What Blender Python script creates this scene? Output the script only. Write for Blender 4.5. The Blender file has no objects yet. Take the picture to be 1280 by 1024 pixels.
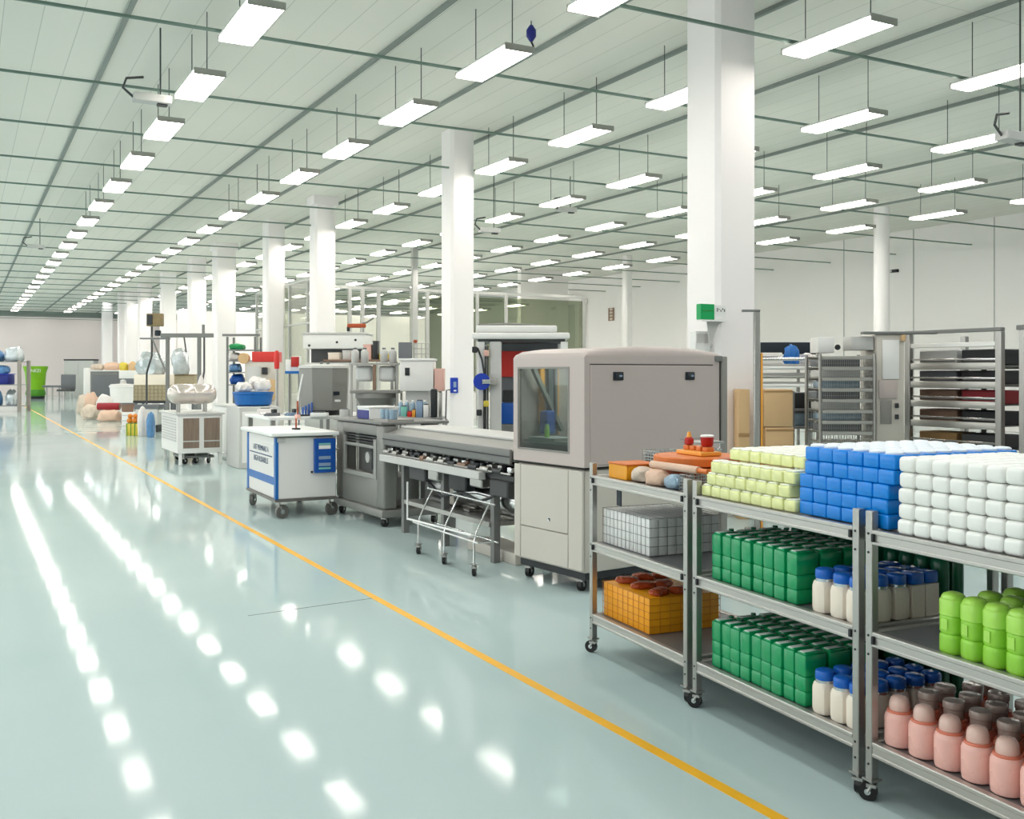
import bpy, bmesh, math, random
from mathutils import Vector, Matrix
random.seed(7)
PI = math.pi
SC = bpy.context.scene
COL = SC.collection
# ------------------------------------------------------------------ camera numbers
F = 1258.0; EYE = 1.6; AL = math.radians(28.6); CA, SA = math.cos(AL), math.sin(AL); HOR = 466.0
def ray(px):
    k = (px - 640) / F
    return (k * CA + SA, CA - k * SA)
def at(px, d):                      # ground point on the sight line of a column at depth d
    r = ray(px); return (r[0] * d, r[1] * d)
def at_x(px, X):                    # y on that sight line for a given x
    r = ray(px); return X * r[1] / r[0]
def zz(py, d): return EYE - (py - HOR) * d / F
def proj(p):
    xc = p[0] * CA - p[1] * SA; d = p[0] * SA + p[1] * CA
    if d < .1: return None
    return (640 + F * xc / d, HOR - F * (p[2] - EYE) / d, d)

# ------------------------------------------------------------------ materials
def lin(c):
    if isinstance(c, str):
        c = c.lstrip('#'); c = [int(c[i:i + 2], 16) / 255 for i in (0, 2, 4)]
    return tuple(((x / 12.92) if x <= .04045 else ((x + .055) / 1.055) ** 2.4) for x in c) + (1,)
MATS = {}
def pbr(name, col, rough=.5, metal=0., var=.06, scale=6., bump=0., bscale=60., trans=0., ior=1.45, coat=0., sss=0., stretch=None, alpha=1.):
    m = bpy.data.materials.new(name); m.use_nodes = True
    nt = m.node_tree; N = nt.nodes; L = nt.links
    b = N['Principled BSDF']
    tc = N.new('ShaderNodeTexCoord'); src = tc.outputs['Object']
    if stretch:
        mp = N.new('ShaderNodeMapping'); mp.inputs['Scale'].default_value = stretch; L.new(src, mp.inputs[0]); src = mp.outputs[0]
    n = N.new('ShaderNodeTexNoise'); n.inputs['Scale'].default_value = scale; n.inputs['Detail'].default_value = 4; L.new(src, n.inputs['Vector'])
    c = lin(col)
    mx = N.new('ShaderNodeMix'); mx.data_type = 'RGBA'
    mx.inputs[6].default_value = tuple(x * (1 - var) for x in c[:3]) + (1,)
    mx.inputs[7].default_value = tuple(min(1, x * (1 + var)) for x in c[:3]) + (1,)
    L.new(n.outputs['Fac'], mx.inputs[0]); L.new(mx.outputs[2], b.inputs['Base Color'])
    mr = N.new('ShaderNodeMapRange'); mr.inputs[3].default_value = max(.01, rough * .85); mr.inputs[4].default_value = min(1, rough * 1.15)
    L.new(n.outputs['Fac'], mr.inputs[0]); L.new(mr.outputs[0], b.inputs['Roughness'])
    b.inputs['Metallic'].default_value = metal; b.inputs['IOR'].default_value = ior
    b.inputs['Transmission Weight'].default_value = trans; b.inputs['Coat Weight'].default_value = coat
    b.inputs['Coat Roughness'].default_value = .08; b.inputs['Alpha'].default_value = alpha
    if sss:
        b.inputs['Subsurface Weight'].default_value = sss; b.inputs['Subsurface Radius'].default_value = (.03, .03, .03)
    if bump:
        nb = N.new('ShaderNodeTexNoise'); nb.inputs['Scale'].default_value = bscale; nb.inputs['Detail'].default_value = 3; L.new(src, nb.inputs['Vector'])
        bp = N.new('ShaderNodeBump'); bp.inputs['Strength'].default_value = bump; bp.inputs['Distance'].default_value = .02
        L.new(nb.outputs['Fac'], bp.inputs['Height']); L.new(bp.outputs[0], b.inputs['Normal'])
    MATS[name] = m; return m
def emis(name, col, s):
    m = bpy.data.materials.new(name); m.use_nodes = True; b = m.node_tree.nodes['Principled BSDF']
    b.inputs['Base Color'].default_value = (.8, .8, .8, 1); b.inputs['Emission Color'].default_value = lin(col); b.inputs['Emission Strength'].default_value = s
    MATS[name] = m; return m
def glass(name, col, mixv, rough=.03):
    m = bpy.data.materials.new(name); m.use_nodes = True; nt = m.node_tree; N = nt.nodes; L = nt.links
    N.remove(N['Principled BSDF']); out = N['Material Output']
    t = N.new('ShaderNodeBsdfTransparent'); t.inputs[0].default_value = lin(col)
    g = N.new('ShaderNodeBsdfGlossy'); g.inputs['Roughness'].default_value = rough
    n = N.new('ShaderNodeTexNoise'); n.inputs['Scale'].default_value = 3
    lw = N.new('ShaderNodeLayerWeight'); lw.inputs[0].default_value = .5
    fr = N.new('ShaderNodeMath'); fr.operation = 'POWER'; fr.inputs[1].default_value = 4.5; L.new(lw.outputs['Facing'], fr.inputs[0])
    ad = N.new('ShaderNodeMath'); ad.operation = 'MULTIPLY_ADD'; ad.inputs[1].default_value = .06; L.new(n.outputs['Fac'], ad.inputs[0])
    a2 = N.new('ShaderNodeMath'); a2.operation = 'ADD'; a2.inputs[1].default_value = mixv; L.new(fr.outputs[0], a2.inputs[0]); L.new(a2.outputs[0], ad.inputs[2])
    x = N.new('ShaderNodeMixShader'); L.new(ad.outputs[0], x.inputs[0]); L.new(t.outputs[0], x.inputs[1]); L.new(g.outputs[0], x.inputs[2]); L.new(x.outputs[0], out.inputs[0])
    MATS[name] = m; return m
M = MATS
pbr('wall_paint', '#faf5f4', .7, var=.02, scale=.5)
pbr('wall_pink', '#ecdfdb', .7, var=.02, scale=.3)
pbr('column_paint', '#faf5f5', .5, var=.015, scale=1)
pbr('seam_grey', '#c3c2c0', .6)
pbr('rail_green', '#6c8277', .5, var=.1)
pbr('rib_grey', '#868e89', .6, var=.1)
pbr('lamp_white', '#dcdcd8', .45)
pbr('rod', '#3d4442', .5)
LAMP = 21.0
emis('lamp', '#fff8ef', LAMP)
pbr('steel', '#b2b0ac', .32, .85, var=.06, scale=14, stretch=(1, 1, 8))
pbr('steel_rail', '#bcb9b4', .38, .75, var=.05, scale=6, stretch=(12, 1, 1))
pbr('chrome', '#d8d8d8', .16, 1.)
pbr('deck', '#8f9092', .42, .6, var=.1, scale=8)
pbr('dark_rubber', '#141414', .4)
pbr('wheel_grey', '#6f6c68', .45, .2)
pbr('greige', '#c2b4af', .42, var=.02, scale=2)
pbr('greige_low', '#cbc4ba', .45, var=.02, scale=2)
pbr('greige_dark', '#8d8a84', .45)
pbr('gap_dark', '#26241f', .7)
pbr('machine_grey', '#8d8c88', .42, .25, var=.06, scale=5)
pbr('frame_grey', '#a3a29e', .42, .2)
pbr('mid_grey', '#7c7c7a', .5, var=.08)
pbr('dark_grey', '#4a4b4c', .55)
pbr('charcoal', '#2b2d30', .5)
pbr('slate', '#6d7074', .6)
pbr('pale_grey', '#c9c8c5', .5)
pbr('white_plastic', '#f0f0ee', .35, var=.02)
pbr('white_matte', '#ebe9e6', .6, var=.03)
pbr('white_jar', '#f3f3ee', .33, var=.03, scale=9, sss=.15)
pbr('cart_white', '#e9e6e3', .45, var=.02)
pbr('blue_trim', '#1767b4', .4)
pbr('blue_panel', '#1552a8', .35, var=.12, scale=14)
pbr('blue_jar', '#0484e2', .16, var=.15, scale=22)
pbr('blue_cap', '#eef4fb', .3, var=.05)
pbr('blue_lid', '#1f68c8', .22, var=.08)
pbr('navy', '#14207e', .4)
pbr('royal', '#1a3fb4', .4)
pbr('green_jar', '#0b9a5e', .22, var=.14, scale=14, coat=.25)
pbr('green_dark', '#0c6444', .22, var=.12, scale=14)
pbr('label_white', '#d8e4dc', .4, var=.25, scale=30)
pbr('lemon_jar', '#e8eda6', .2, var=.22, scale=26, coat=.3, sss=.2)
pbr('lemon_cap', '#fafbe8', .22, var=.06)
pbr('cream', '#f1e5d5', .4, var=.03, scale=8)
pbr('foil', '#d7dde4', .2, .9)
pbr('lime', '#97d63f', .26, var=.1, scale=10, coat=.2, sss=.1)
pbr('lime_lid', '#aee35c', .24, var=.08, scale=12, coat=.2)
pbr('pink', '#f4bdb2', .28, var=.06, scale=6, sss=.1)
pbr('pink_deep', '#d8795f', .3, var=.12, scale=6)
pbr('lid_mauve', '#e2bcb0', .08, var=.08, coat=.5)
pbr('lid_taupe', '#a8938a', .2, var=.12, coat=.3)
pbr('orange', '#f5a61c', .35, var=.08, scale=9)
pbr('orange_rib', '#c9780f', .45)
pbr('orange_wood', '#d87432', .4, var=.14, scale=5, stretch=(1, 6, 1))
pbr('rust', '#a8481f', .45, var=.15)
pbr('red_film', '#b8502a', .25, var=.3, scale=14, bump=.4)
pbr('red', '#b3231d', .3, var=.1)
pbr('red_panel', '#d5362f', .45, var=.05)
pbr('amber', '#f2a743', .3, var=.15)
pbr('beige_cloth', '#dcb9a2', .7, var=.1, bump=.2)
pbr('clear_blue', '#8fa6b8', .16, .25, var=.35, scale=25, bump=.3)
pbr('cardboard', '#d3b084', .75, var=.06, scale=5)
pbr('cardboard_dark', '#a9855a', .75)
pbr('bin_green', '#7fbb1a', .4, var=.15, scale=2)
pbr('bin_dark', '#4b8e22', .45, var=.15)
pbr('bag_white', '#e4dedb', .35, var=.12, scale=10, bump=.5, bscale=9)
pbr('bag_silver', '#c3c9cc', .2, .55, var=.35, scale=8, bump=.8, bscale=7)
pbr('bag_blue', '#5f8dbd', .25, .2, var=.5, scale=5, bump=.5, bscale=8)
pbr('pebble', '#b0a489', .8, var=.55, scale=26, bump=.5, bscale=30)
pbr('tan_heap', '#d3c3b2', .75, var=.3, scale=9, bump=.6, bscale=10)
pbr('maroon', '#9b1f2c', .4)
pbr('post_taupe', '#938b84', .5)
pbr('brown', '#8a6d5c', .6, var=.2)
pbr('olive_box', '#8c7a58', .6, var=.4, scale=14)
pbr('tank_pearl', '#d9cfc8', .18, .55, var=.04, scale=3)
pbr('brown_glass', '#8d7a6c', .3, .2, var=.35, scale=6, stretch=(5, 5, .6))
pbr('sign_green', '#10a35b', .4, var=.06)
pbr('ink', '#1c3a66', .5)
pbr('ink_dark', '#15202b', .5)
pbr('line_yellow', '#f2b31a', .4, var=.1, scale=10)
pbr('produce', '#e08a2c', .5, var=.2, scale=8)
pbr('produce_yellow', '#d8c34a', .5, var=.2, scale=8)
pbr('teal_label', '#7fc4b8', .4)
pbr('skin_pink', '#e2b4a8', .5)
pbr('green_cover', '#1f9a58', .4)
pbr('blue_grey', '#8ba2bd', .5)
glass('window_glass', '#b4c0ba', .02)
glass('partition_glass', '#f4f6f0', .06)
glass('partition_green', '#c9cfbe', .10)

# floor: pale teal epoxy
def floor_mat():
    m = bpy.data.materials.new('floor_epoxy'); m.use_nodes = True; nt = m.node_tree; N = nt.nodes; L = nt.links; b = N['Principled BSDF']
    tc = N.new('ShaderNodeTexCoord')
    n = N.new('ShaderNodeTexNoise'); n.inputs['Scale'].default_value = .35; n.inputs['Detail'].default_value = 5; L.new(tc.outputs['Object'], n.inputs['Vector'])
    r = N.new('ShaderNodeValToRGB'); r.color_ramp.elements[0].color = lin('#afc3c2'); r.color_ramp.elements[1].color = lin('#bccbca'); r.color_ramp.elements[0].position = .3; r.color_ramp.elements[1].position = .7
    L.new(n.outputs['Fac'], r.inputs[0])
    n2 = N.new('ShaderNodeTexNoise'); n2.inputs['Scale'].default_value = 220; n2.inputs['Detail'].default_value = 2; L.new(tc.outputs['Object'], n2.inputs['Vector'])
    mx = N.new('ShaderNodeMix'); mx.data_type = 'RGBA'; mx.blend_type = 'MULTIPLY'; mx.inputs[0].default_value = .18
    L.new(r.outputs[0], mx.inputs[6]); L.new(n2.outputs['Color'], mx.inputs[7]); 
    L.new(r.outputs[0], b.inputs['Base Color'])
    n3 = N.new('ShaderNodeTexNoise'); n3.inputs['Scale'].default_value = 1.3; n3.inputs['Detail'].default_value = 4; L.new(tc.outputs['Object'], n3.inputs['Vector'])
    mr = N.new('ShaderNodeMapRange'); mr.inputs[1].default_value = .3; mr.inputs[2].default_value = .7; mr.inputs[3].default_value = .045; mr.inputs[4].default_value = .085
    L.new(n3.outputs['Fac'], mr.inputs[0]); L.new(mr.outputs[0], b.inputs['Roughness'])
    b.inputs['IOR'].default_value = 1.14
    n4 = N.new('ShaderNodeTexNoise'); n4.inputs['Scale'].default_value = 9; n4.inputs['Detail'].default_value = 3; L.new(tc.outputs['Object'], n4.inputs['Vector'])
    bp = N.new('ShaderNodeBump'); bp.inputs['Strength'].default_value = .008; bp.inputs['Distance'].default_value = .01; L.new(n4.outputs['Fac'], bp.inputs['Height']); L.new(bp.outputs[0], b.inputs['Normal'])
    return m
def ceil_mat():
    m = bpy.data.materials.new('ceiling_panels'); m.use_nodes = True; nt = m.node_tree; N = nt.nodes; L = nt.links; b = N['Principled BSDF']
    tc = N.new('ShaderNodeTexCoord'); mp = N.new('ShaderNodeMapping'); mp.inputs['Rotation'].default_value = (0, 0, PI / 2); L.new(tc.outputs['Object'], mp.inputs[0])
    br = N.new('ShaderNodeTexBrick'); br.offset = 0; br.inputs['Scale'].default_value = 1
    br.inputs['Color1'].default_value = lin('#e9e8df'); br.inputs['Color2'].default_value = lin('#e5e4db'); br.inputs['Mortar'].default_value = lin('#c9cac1')
    br.inputs['Mortar Size'].default_value = .006; br.inputs['Brick Width'].default_value = 7.92; br.inputs['Row Height'].default_value = .42
    L.new(mp.outputs[0], br.inputs['Vector']); L.new(br.outputs['Color'], b.inputs['Base Color']); b.inputs['Roughness'].default_value = .75
    return m
M['floor_epoxy'] = floor_mat(); M['ceiling_panels'] = ceil_mat()

# ------------------------------------------------------------------ mesh builder
class MB:
    def __init__(s): s.v = []; s.f = []; s.sm = []
    def _add(s, vs, fs, smooth):
        o = len(s.v); s.v += [tuple(v) for v in vs]; s.f += [tuple(i + o for i in f) for f in fs]; s.sm += [smooth] * len(fs); return s
    def bm(s, bm, smooth=True, mat=None):
        if mat: bmesh.ops.transform(bm, matrix=mat, verts=bm.verts)
        bm.verts.index_update()
        s._add([v.co for v in bm.verts], [[v.index for v in f.verts] for f in bm.faces], smooth); bm.free(); return s
    def box(s, c, d, bev=0., seg=2, rot=None):
        bm = bmesh.new(); bmesh.ops.create_cube(bm, size=1)
        bmesh.ops.scale(bm, vec=d, verts=bm.verts)
        if bev > 0: bmesh.ops.bevel(bm, geom=bm.edges[:], offset=min(bev, min(d) * .49), segments=seg, profile=.5, affect='EDGES')
        mt = Matrix.Translation(c)
        if rot: mt = mt @ (rot.to_matrix().to_4x4() if hasattr(rot, 'to_matrix') else rot)
        return s.bm(bm, bev > 0, mt)
    def span(s, x0, x1, y0, y1, z0, z1, bev=0., seg=2):
        return s.box(((x0 + x1) / 2, (y0 + y1) / 2, (z0 + z1) / 2), (abs(x1 - x0), abs(y1 - y0), abs(z1 - z0)), bev, seg)
    def cyl(s, p0, p1, r0, r1=None, n=14, cap=True):
        p0 = Vector(p0); p1 = Vector(p1); r1 = r0 if r1 is None else r1
        ax = (p1 - p0).normalized(); u = ax.orthogonal().normalized(); w = ax.cross(u)
        vs = []
        for p, r in ((p0, r0), (p1, r1)):
            for i in range(n):
                a = 2 * PI * i / n; vs.append(p + (u * math.cos(a) + w * math.sin(a)) * r)
        fs = [(i, (i + 1) % n, n + (i + 1) % n, n + i) for i in range(n)]
        if cap: fs += [tuple(range(n - 1, -1, -1)), tuple(range(n, 2 * n))]
        return s._add(vs, fs, True)
    def tube(s, pts, r, n=8):
        pts = [Vector(p) for p in pts]; vs = []; up = None
        for i, p in enumerate(pts):
            t = (pts[min(i + 1, len(pts) - 1)] - pts[max(i - 1, 0)]).normalized()
            u = t.orthogonal().normalized() if up is None else (up - t * up.dot(t)).normalized()
            up = u; w = t.cross(u)
            for k in range(n):
                a = 2 * PI * k / n; vs.append(p + (u * math.cos(a) + w * math.sin(a)) * r)
        fs = []
        for i in range(len(pts) - 1):
            for k in range(n): fs.append((i * n + k, i * n + (k + 1) % n, (i + 1) * n + (k + 1) % n, (i + 1) * n + k))
        fs += [tuple(range(n - 1, -1, -1)), tuple(range((len(pts) - 1) * n, len(pts) * n))]
        return s._add(vs, fs, True)
    def lathe(s, prof, n=24, c=(0, 0, 0), sq=0., sx=1., sy=1.):      # prof: (r, z) from bottom to top, ends closed; sq squares the section
        vs = []
        for r, z in prof:
            for i in range(n):
                a = 2 * PI * i / n; ca, sa = math.cos(a), math.sin(a)
                k = 1.
                if sq: k = 1 + sq * ((1 / max(abs(ca), abs(sa))) - 1)
                vs.append((c[0] + r * k * ca * sx, c[1] + r * k * sa * sy, c[2] + z))
        fs = []
        for j in range(len(prof) - 1):
            for i in range(n): fs.append((j * n + i, j * n + (i + 1) % n, (j + 1) * n + (i + 1) % n, (j + 1) * n + i))
        fs += [tuple(range(n - 1, -1, -1)), tuple(range((len(prof) - 1) * n, len(prof) * n))]
        return s._add(vs, fs, True)
    def prism(s, poly, axis, a, b, smooth=False):           # poly in the two other axes
        def mk(p, t):
            return {'x': (t, p[0], p[1]), 'y': (p[0], t, p[1]), 'z': (p[0], p[1], t)}[axis]
        n = len(poly); vs = [mk(p, a) for p in poly] + [mk(p, b) for p in poly]
        fs = [(i, (i + 1) % n, n + (i + 1) % n, n + i) for i in range(n)] + [tuple(range(n - 1, -1, -1)), tuple(range(n, 2 * n))]
        return s._add(vs, fs, smooth)
    def blob(s, c, d, seed=0, amp=.18, sub=3, flat=True):
        bm = bmesh.new(); bmesh.ops.create_icosphere(bm, subdivisions=sub, radius=.5); rnd = random.Random(seed)
        ph = [(rnd.uniform(2, 7), rnd.uniform(0, 6), Vector((rnd.gauss(0, 1), rnd.gauss(0, 1), rnd.gauss(0, 1))).normalized()) for _ in range(7)]
        for v in bm.verts:
            p = v.co.copy(); k = 1 + amp * sum(math.sin(f * 2 * p.dot(u) * 2 + o) for f, o, u in ph) / 4
            q = p * k
            for i_ in (0, 1): q[i_] = math.copysign(.5 * abs(2 * q[i_]) ** .74, q[i_])
            if flat and q.z < -.3: q.z = -.3
            q.z = math.copysign(.5 * abs(2 * q.z) ** .8, q.z) if q.z > 0 else q.z
            v.co = (c[0] + q.x * d[0], c[1] + q.y * d[1], c[2] + (q.z + .3) * d[2] / .8)
        return s.bm(bm, True)
    def sphere(s, c, r, seg=16):
        bm = bmesh.new(); bmesh.ops.create_uvsphere(bm, u_segments=seg, v_segments=seg // 2, radius=r); return s.bm(bm, True, Matrix.Translation(c))
    def mesh(s, name, mat):
        me = bpy.data.meshes.new(name); me.from_pydata(s.v, [], s.f)
        bm = bmesh.new(); bm.from_mesh(me); bmesh.ops.recalc_face_normals(bm, faces=bm.faces); bm.to_mesh(me); bm.free()
        me.polygons.foreach_set('use_smooth', s.sm)
        if any(s.sm): me.set_sharp_from_angle(angle=math.radians(38))
        me.materials.append(M[mat]); return me
    def build(s, name, mat, parent=None, loc=(0, 0, 0), rz=0.):
        o = bpy.data.objects.new(name, s.mesh(name, mat)); COL.objects.link(o); o.location = loc; o.rotation_euler = (0, 0, rz)
        if parent: o.parent = parent
        return o
def tag(o, label, cat, group=None, kind=None):
    o['label'] = label; o['category'] = cat
    if group: o['group'] = group
    if kind: o['kind'] = kind
    return o
def thing(name, label, cat, loc=(0, 0, 0), rz=0., group=None):
    o = bpy.data.objects.new(name, None); COL.objects.link(o); o.empty_display_size = .1
    o.location = loc; o.rotation_euler = (0, 0, rz); return tag(o, label, cat, group)
def struct(name, mb, mat):
    o = mb.build(name, mat); o['kind'] = 'structure'; o['label'] = name.replace('_', ' ') + ' of the factory hall'; return o
KIDS = {}
def dup(root, loc, rz=None, label=None, parent=None):
    r = root.copy(); COL.objects.link(r)
    if parent is None:
        r.location = loc
        if rz is not None: r.rotation_euler = (0, 0, rz)
        if label: r['label'] = label
    else: r.parent = parent
    for ch in list(root.children): dup(ch, None, parent=r)
    return r
class Proto:                        # first use moves the original, later uses copy it
    def __init__(s, o): s.o = o; s.used = False
    def put(s, loc, rz, label):
        if not s.used:
            s.used = True; s.o.location = loc; s.o.rotation_euler = (0, 0, rz); s.o['label'] = label; return s.o
        return dup(s.o, loc, rz, label)
ORD = ['first', 'second', 'third', 'fourth', 'fifth', 'sixth', 'seventh', 'eighth', 'ninth', 'tenth', 'eleventh', 'twelfth', 'thirteenth', 'fourteenth', 'fifteenth', 'sixteenth',
       'seventeenth', 'eighteenth', 'nineteenth', 'twentieth', 'twenty-first', 'twenty-second', 'twenty-third', 'twenty-fourth', 'twenty-fifth', 'twenty-sixth']
def caster(parent, x, y, r=.04, h=.09, mat='dark_rubber', w=.026, ang=0., fork='steel'):
    c = MB().box((x, y, h - .004), (.05, .05, .008)).cyl((x, y, h - .006), (x, y, r * 1.7), .011, n=10)
    ca, sa = math.cos(ang), math.sin(ang)
    for s in (-1, 1):
        ox, oy = -sa * s * (w / 2 + .004), ca * s * (w / 2 + .004)
        c.tube([(x + ox, y + oy, r * 1.75), (x + ox + ca * r * .4, y + oy + sa * r * .4, r)], .006, 6)
    c.box((x, y, r * 1.75), (.035, w + .016, .012), rot=Matrix.Rotation(ang, 4, 'Z'))
    o = c.build('caster', fork, parent)
    wx, wy = x + ca * r * .4, y + sa * r * .4
    MB().cyl((wx + sa * w / 2, wy - ca * w / 2, r), (wx - sa * w / 2, wy + ca * w / 2, r), r, n=20).build('wheel', mat, o)
    MB().cyl((wx + sa * (w / 2 + .003), wy - ca * (w / 2 + .003), r), (wx - sa * (w / 2 + .003), wy + ca * (w / 2 + .003), r), r * .35, n=12).build('hub', 'chrome', o)
    return o
def text(name, s, size, mat, parent, loc, rot, ext=.0008, sx=1.):
    c = bpy.data.curves.new(name, 'FONT'); c.body = s; c.size = size; c.extrude = ext; c.align_x = 'CENTER'; c.align_y = 'CENTER'; c.materials.append(M[mat])
    tmp = bpy.data.objects.new(name + '_curve', c); COL.objects.link(tmp); bpy.context.view_layer.update()
    me = bpy.data.meshes.new_from_object(tmp.evaluated_get(bpy.context.evaluated_depsgraph_get())); bpy.data.objects.remove(tmp)
    o = bpy.data.objects.new(name, me); COL.objects.link(o); o.parent = parent; o.location = loc; o.rotation_euler = rot; o.scale = (sx, 1, 1); return o

# ------------------------------------------------------------------ the hall
H = 5.9; XR = 25.0; YB = 77.8
o = MB().span(-14, XR + .3, -8, YB + .4, -.2, 0); struct('floor', o, 'floor_epoxy')
o = MB().span(-14, XR + .3, -8, YB + .4, H, H + .2); struct('ceiling', o, 'ceiling_panels')
struct('wall_left', MB().span(-14.3, -14, -8, YB, 0, H), 'wall_paint')
struct('wall_front', MB().span(-14.3, XR + .3, -8.3, -8, 0, H), 'wall_paint')
struct('wall_back', MB().span(-14, XR + .3, YB, YB + .3, 0, H), 'wall_pink')
struct('trim_1', MB().span(-14, XR, YB - .08, YB - .002, 5.55, H), 'rib_grey')
struct('wall_right', MB().span(XR, XR + .3, -8, YB, 0, H), 'wall_paint')
for i, px in enumerate((1243, 1142, 1055, 905, 940)):
    y = at_x(px, XR); struct('trim_%d' % (i + 2), MB().span(XR - .012, XR - .001, y - .018, y + .018, 0, H), 'seam_grey')
# floor line and floor joint
o = MB().span(2.542, 2.598, -2, 62, .0002, .0014).build('floor_marking', 'line_yellow'); o['kind'] = 'structure'; o['label'] = 'yellow line painted along the pale teal floor'
p0 = at(310, F * EYE / (770 - HOR)); p1 = at(466, F * EYE / (748 - HOR))
a = math.atan2(p1[1] - p0[1], p1[0] - p0[0]); l = math.hypot(p1[0] - p0[0], p1[1] - p0[1])
o = MB().box((l / 2, 0, .0007), (l, .006, .001)).build('floor_joint_strip', 'dark_grey', loc=(p0[0], p0[1], 0), rz=a); o['kind'] = 'structure'; o['label'] = 'thin dark joint across the floor'
# columns
def column(x, y, a=.5, cap=False):
    m = MB(); b = .05; h = a / 2
    poly = [(-h + b, -h), (h - b, -h), (h, -h + b), (h, h - b), (h - b, h), (-h + b, h), (-h, h - b), (-h, -h + b)]
    m.prism([(x + p[0], y + p[1]) for p in poly], 'z', 0, H)
    if cap: m.span(x - h - .05, x + h + .05, y - h - .05, y + h + .05, H - .22, H)
    o = struct('column', m, 'column_paint'); return o
column(7.62, 8.98, .58)
for px, a in ((572, .46), (403, .52), (342, .52)): column(7.74, at_x(px, 7.74), a, cap=px == 403)
column(7.66, 34.2, .66, True)
for px, X in ((246, 7.74), (210, 7.74), (181, 7.74), (164, 7.74), (155, 7.6), (134, 7.74)): column(X, at_x(px, X), .6)
m = MB(); yy = at_x(1102, 21); m.cyl((21, yy, 0), (21, yy, H), .2, n=24); struct('column', m, 'column_paint')
column(21.4, at_x(784, 21.4), .3)
# ceiling rails (green) across, ribs along
y = 2.9
while y < 76:
    o = MB().span(-13, XR, y - .018, y + .018, 5.2, 5.228); struct('ceiling_rail', o, 'rail_green'); y += 2.64
for X in (1.72, 4.93, 6.68, 8.34, 10.6, 13.9, 17.2, 20.5):
    struct('ceiling_rib', MB().span(X - .028, X + .028, -8, YB, H - .05, H), 'rib_grey')

# ------------------------------------------------------------------ pendant lights
LZ = 5.1
def light_proto(rods):
    t = thing('ceiling_light', 'x', 'ceiling light', group='pendant strip lights under the ceiling')
    MB().box((0, 0, .06), (.37, 1.24, .03), .008).build('housing', 'lamp_white', t)
    MB().box((0, 0, .028), (.36, 1.2, .03), .006, 2).build('diffuser', 'lamp', t)
    for e in (-1, 1): MB().box((0, e * .622, .035), (.372, .02, .075), .004, 1).build('end_cap', 'steel', t)
    if rods:
        for e in (-.45, .45):
            MB().cyl((0, e, .05), (0, e, H - LZ), .006, n=6).build('hanging_rod', 'rod', t)
    return t
LA = Proto(light_proto(True)); LB = Proto(light_proto(False))
rows = [2.55 + 2.77 * k for k in range(7)]
rowname = ['row above the yellow line', 'second row from the yellow line', 'third row from the yellow line', 'fourth row from the yellow line', 'third row from the right wall', 'second row from the right wall', 'row beside the right wall']
AREA = []
for k, X in enumerate(rows):
    n = 0
    for j in range(-4, 22):
        y = 10.2 + 2.52 * j
        vis = False
        for dy in (-.6, 0, .6):
            p = proj((X, y + dy, LZ))
            if p and -4 < p[0] < 1284 and -4 < p[1] < 1028: vis = True
        if vis and not (k >= 4 and y > 56):
            p = proj((X, y, LZ))
            (LA if p[2] < 24 else LB).put((X, y, LZ), 0, 'white strip light, %s from the camera end, %s' % (ORD[n], rowname[k])); n += 1
        elif not vis: AREA.append((X, y))
for X in (-.22, -3.0, -5.8, -8.6, -11.4):
    for j in range(-4, 27): AREA.append((X, 10.2 + 2.52 * j))  # unseen lamp rows, added to light the left half of the hall
for X in [-11 + 3.1 * i for i in range(12)]:
    for y in (66., 69.5, 73., 76.): AREA.append((X, y))  # extra flush ceiling lamps, added only to brighten the back wall
for i, (X, y) in enumerate(AREA):
    l = bpy.data.lights.new('unseen_area_lamp', 'AREA'); l.shape = 'RECTANGLE'; l.size = .31; l.size_y = 1.16; l.energy = LAMP * .31 * 1.16 * PI
    o = bpy.data.objects.new('unseen_area_lamp', l); COL.objects.link(o); o.location = (X, y, LZ if y < 65.9 else H - .02)

# daylight-coloured fill lights added at the unseen side wall, which has no windows
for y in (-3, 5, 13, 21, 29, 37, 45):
    l = bpy.data.lights.new('side_fill_light', 'AREA'); l.shape = 'RECTANGLE'; l.size = 3.4; l.size_y = 6.4; l.color = (.95, .98, 1); l.energy = 2.3 * 3.4 * 6.4 * PI
    o = bpy.data.objects.new('side_fill_light', l); COL.objects.link(o); o.location = (-13.9, y, 2.9); o.rotation_euler = (0, -PI / 2, 0)
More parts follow.
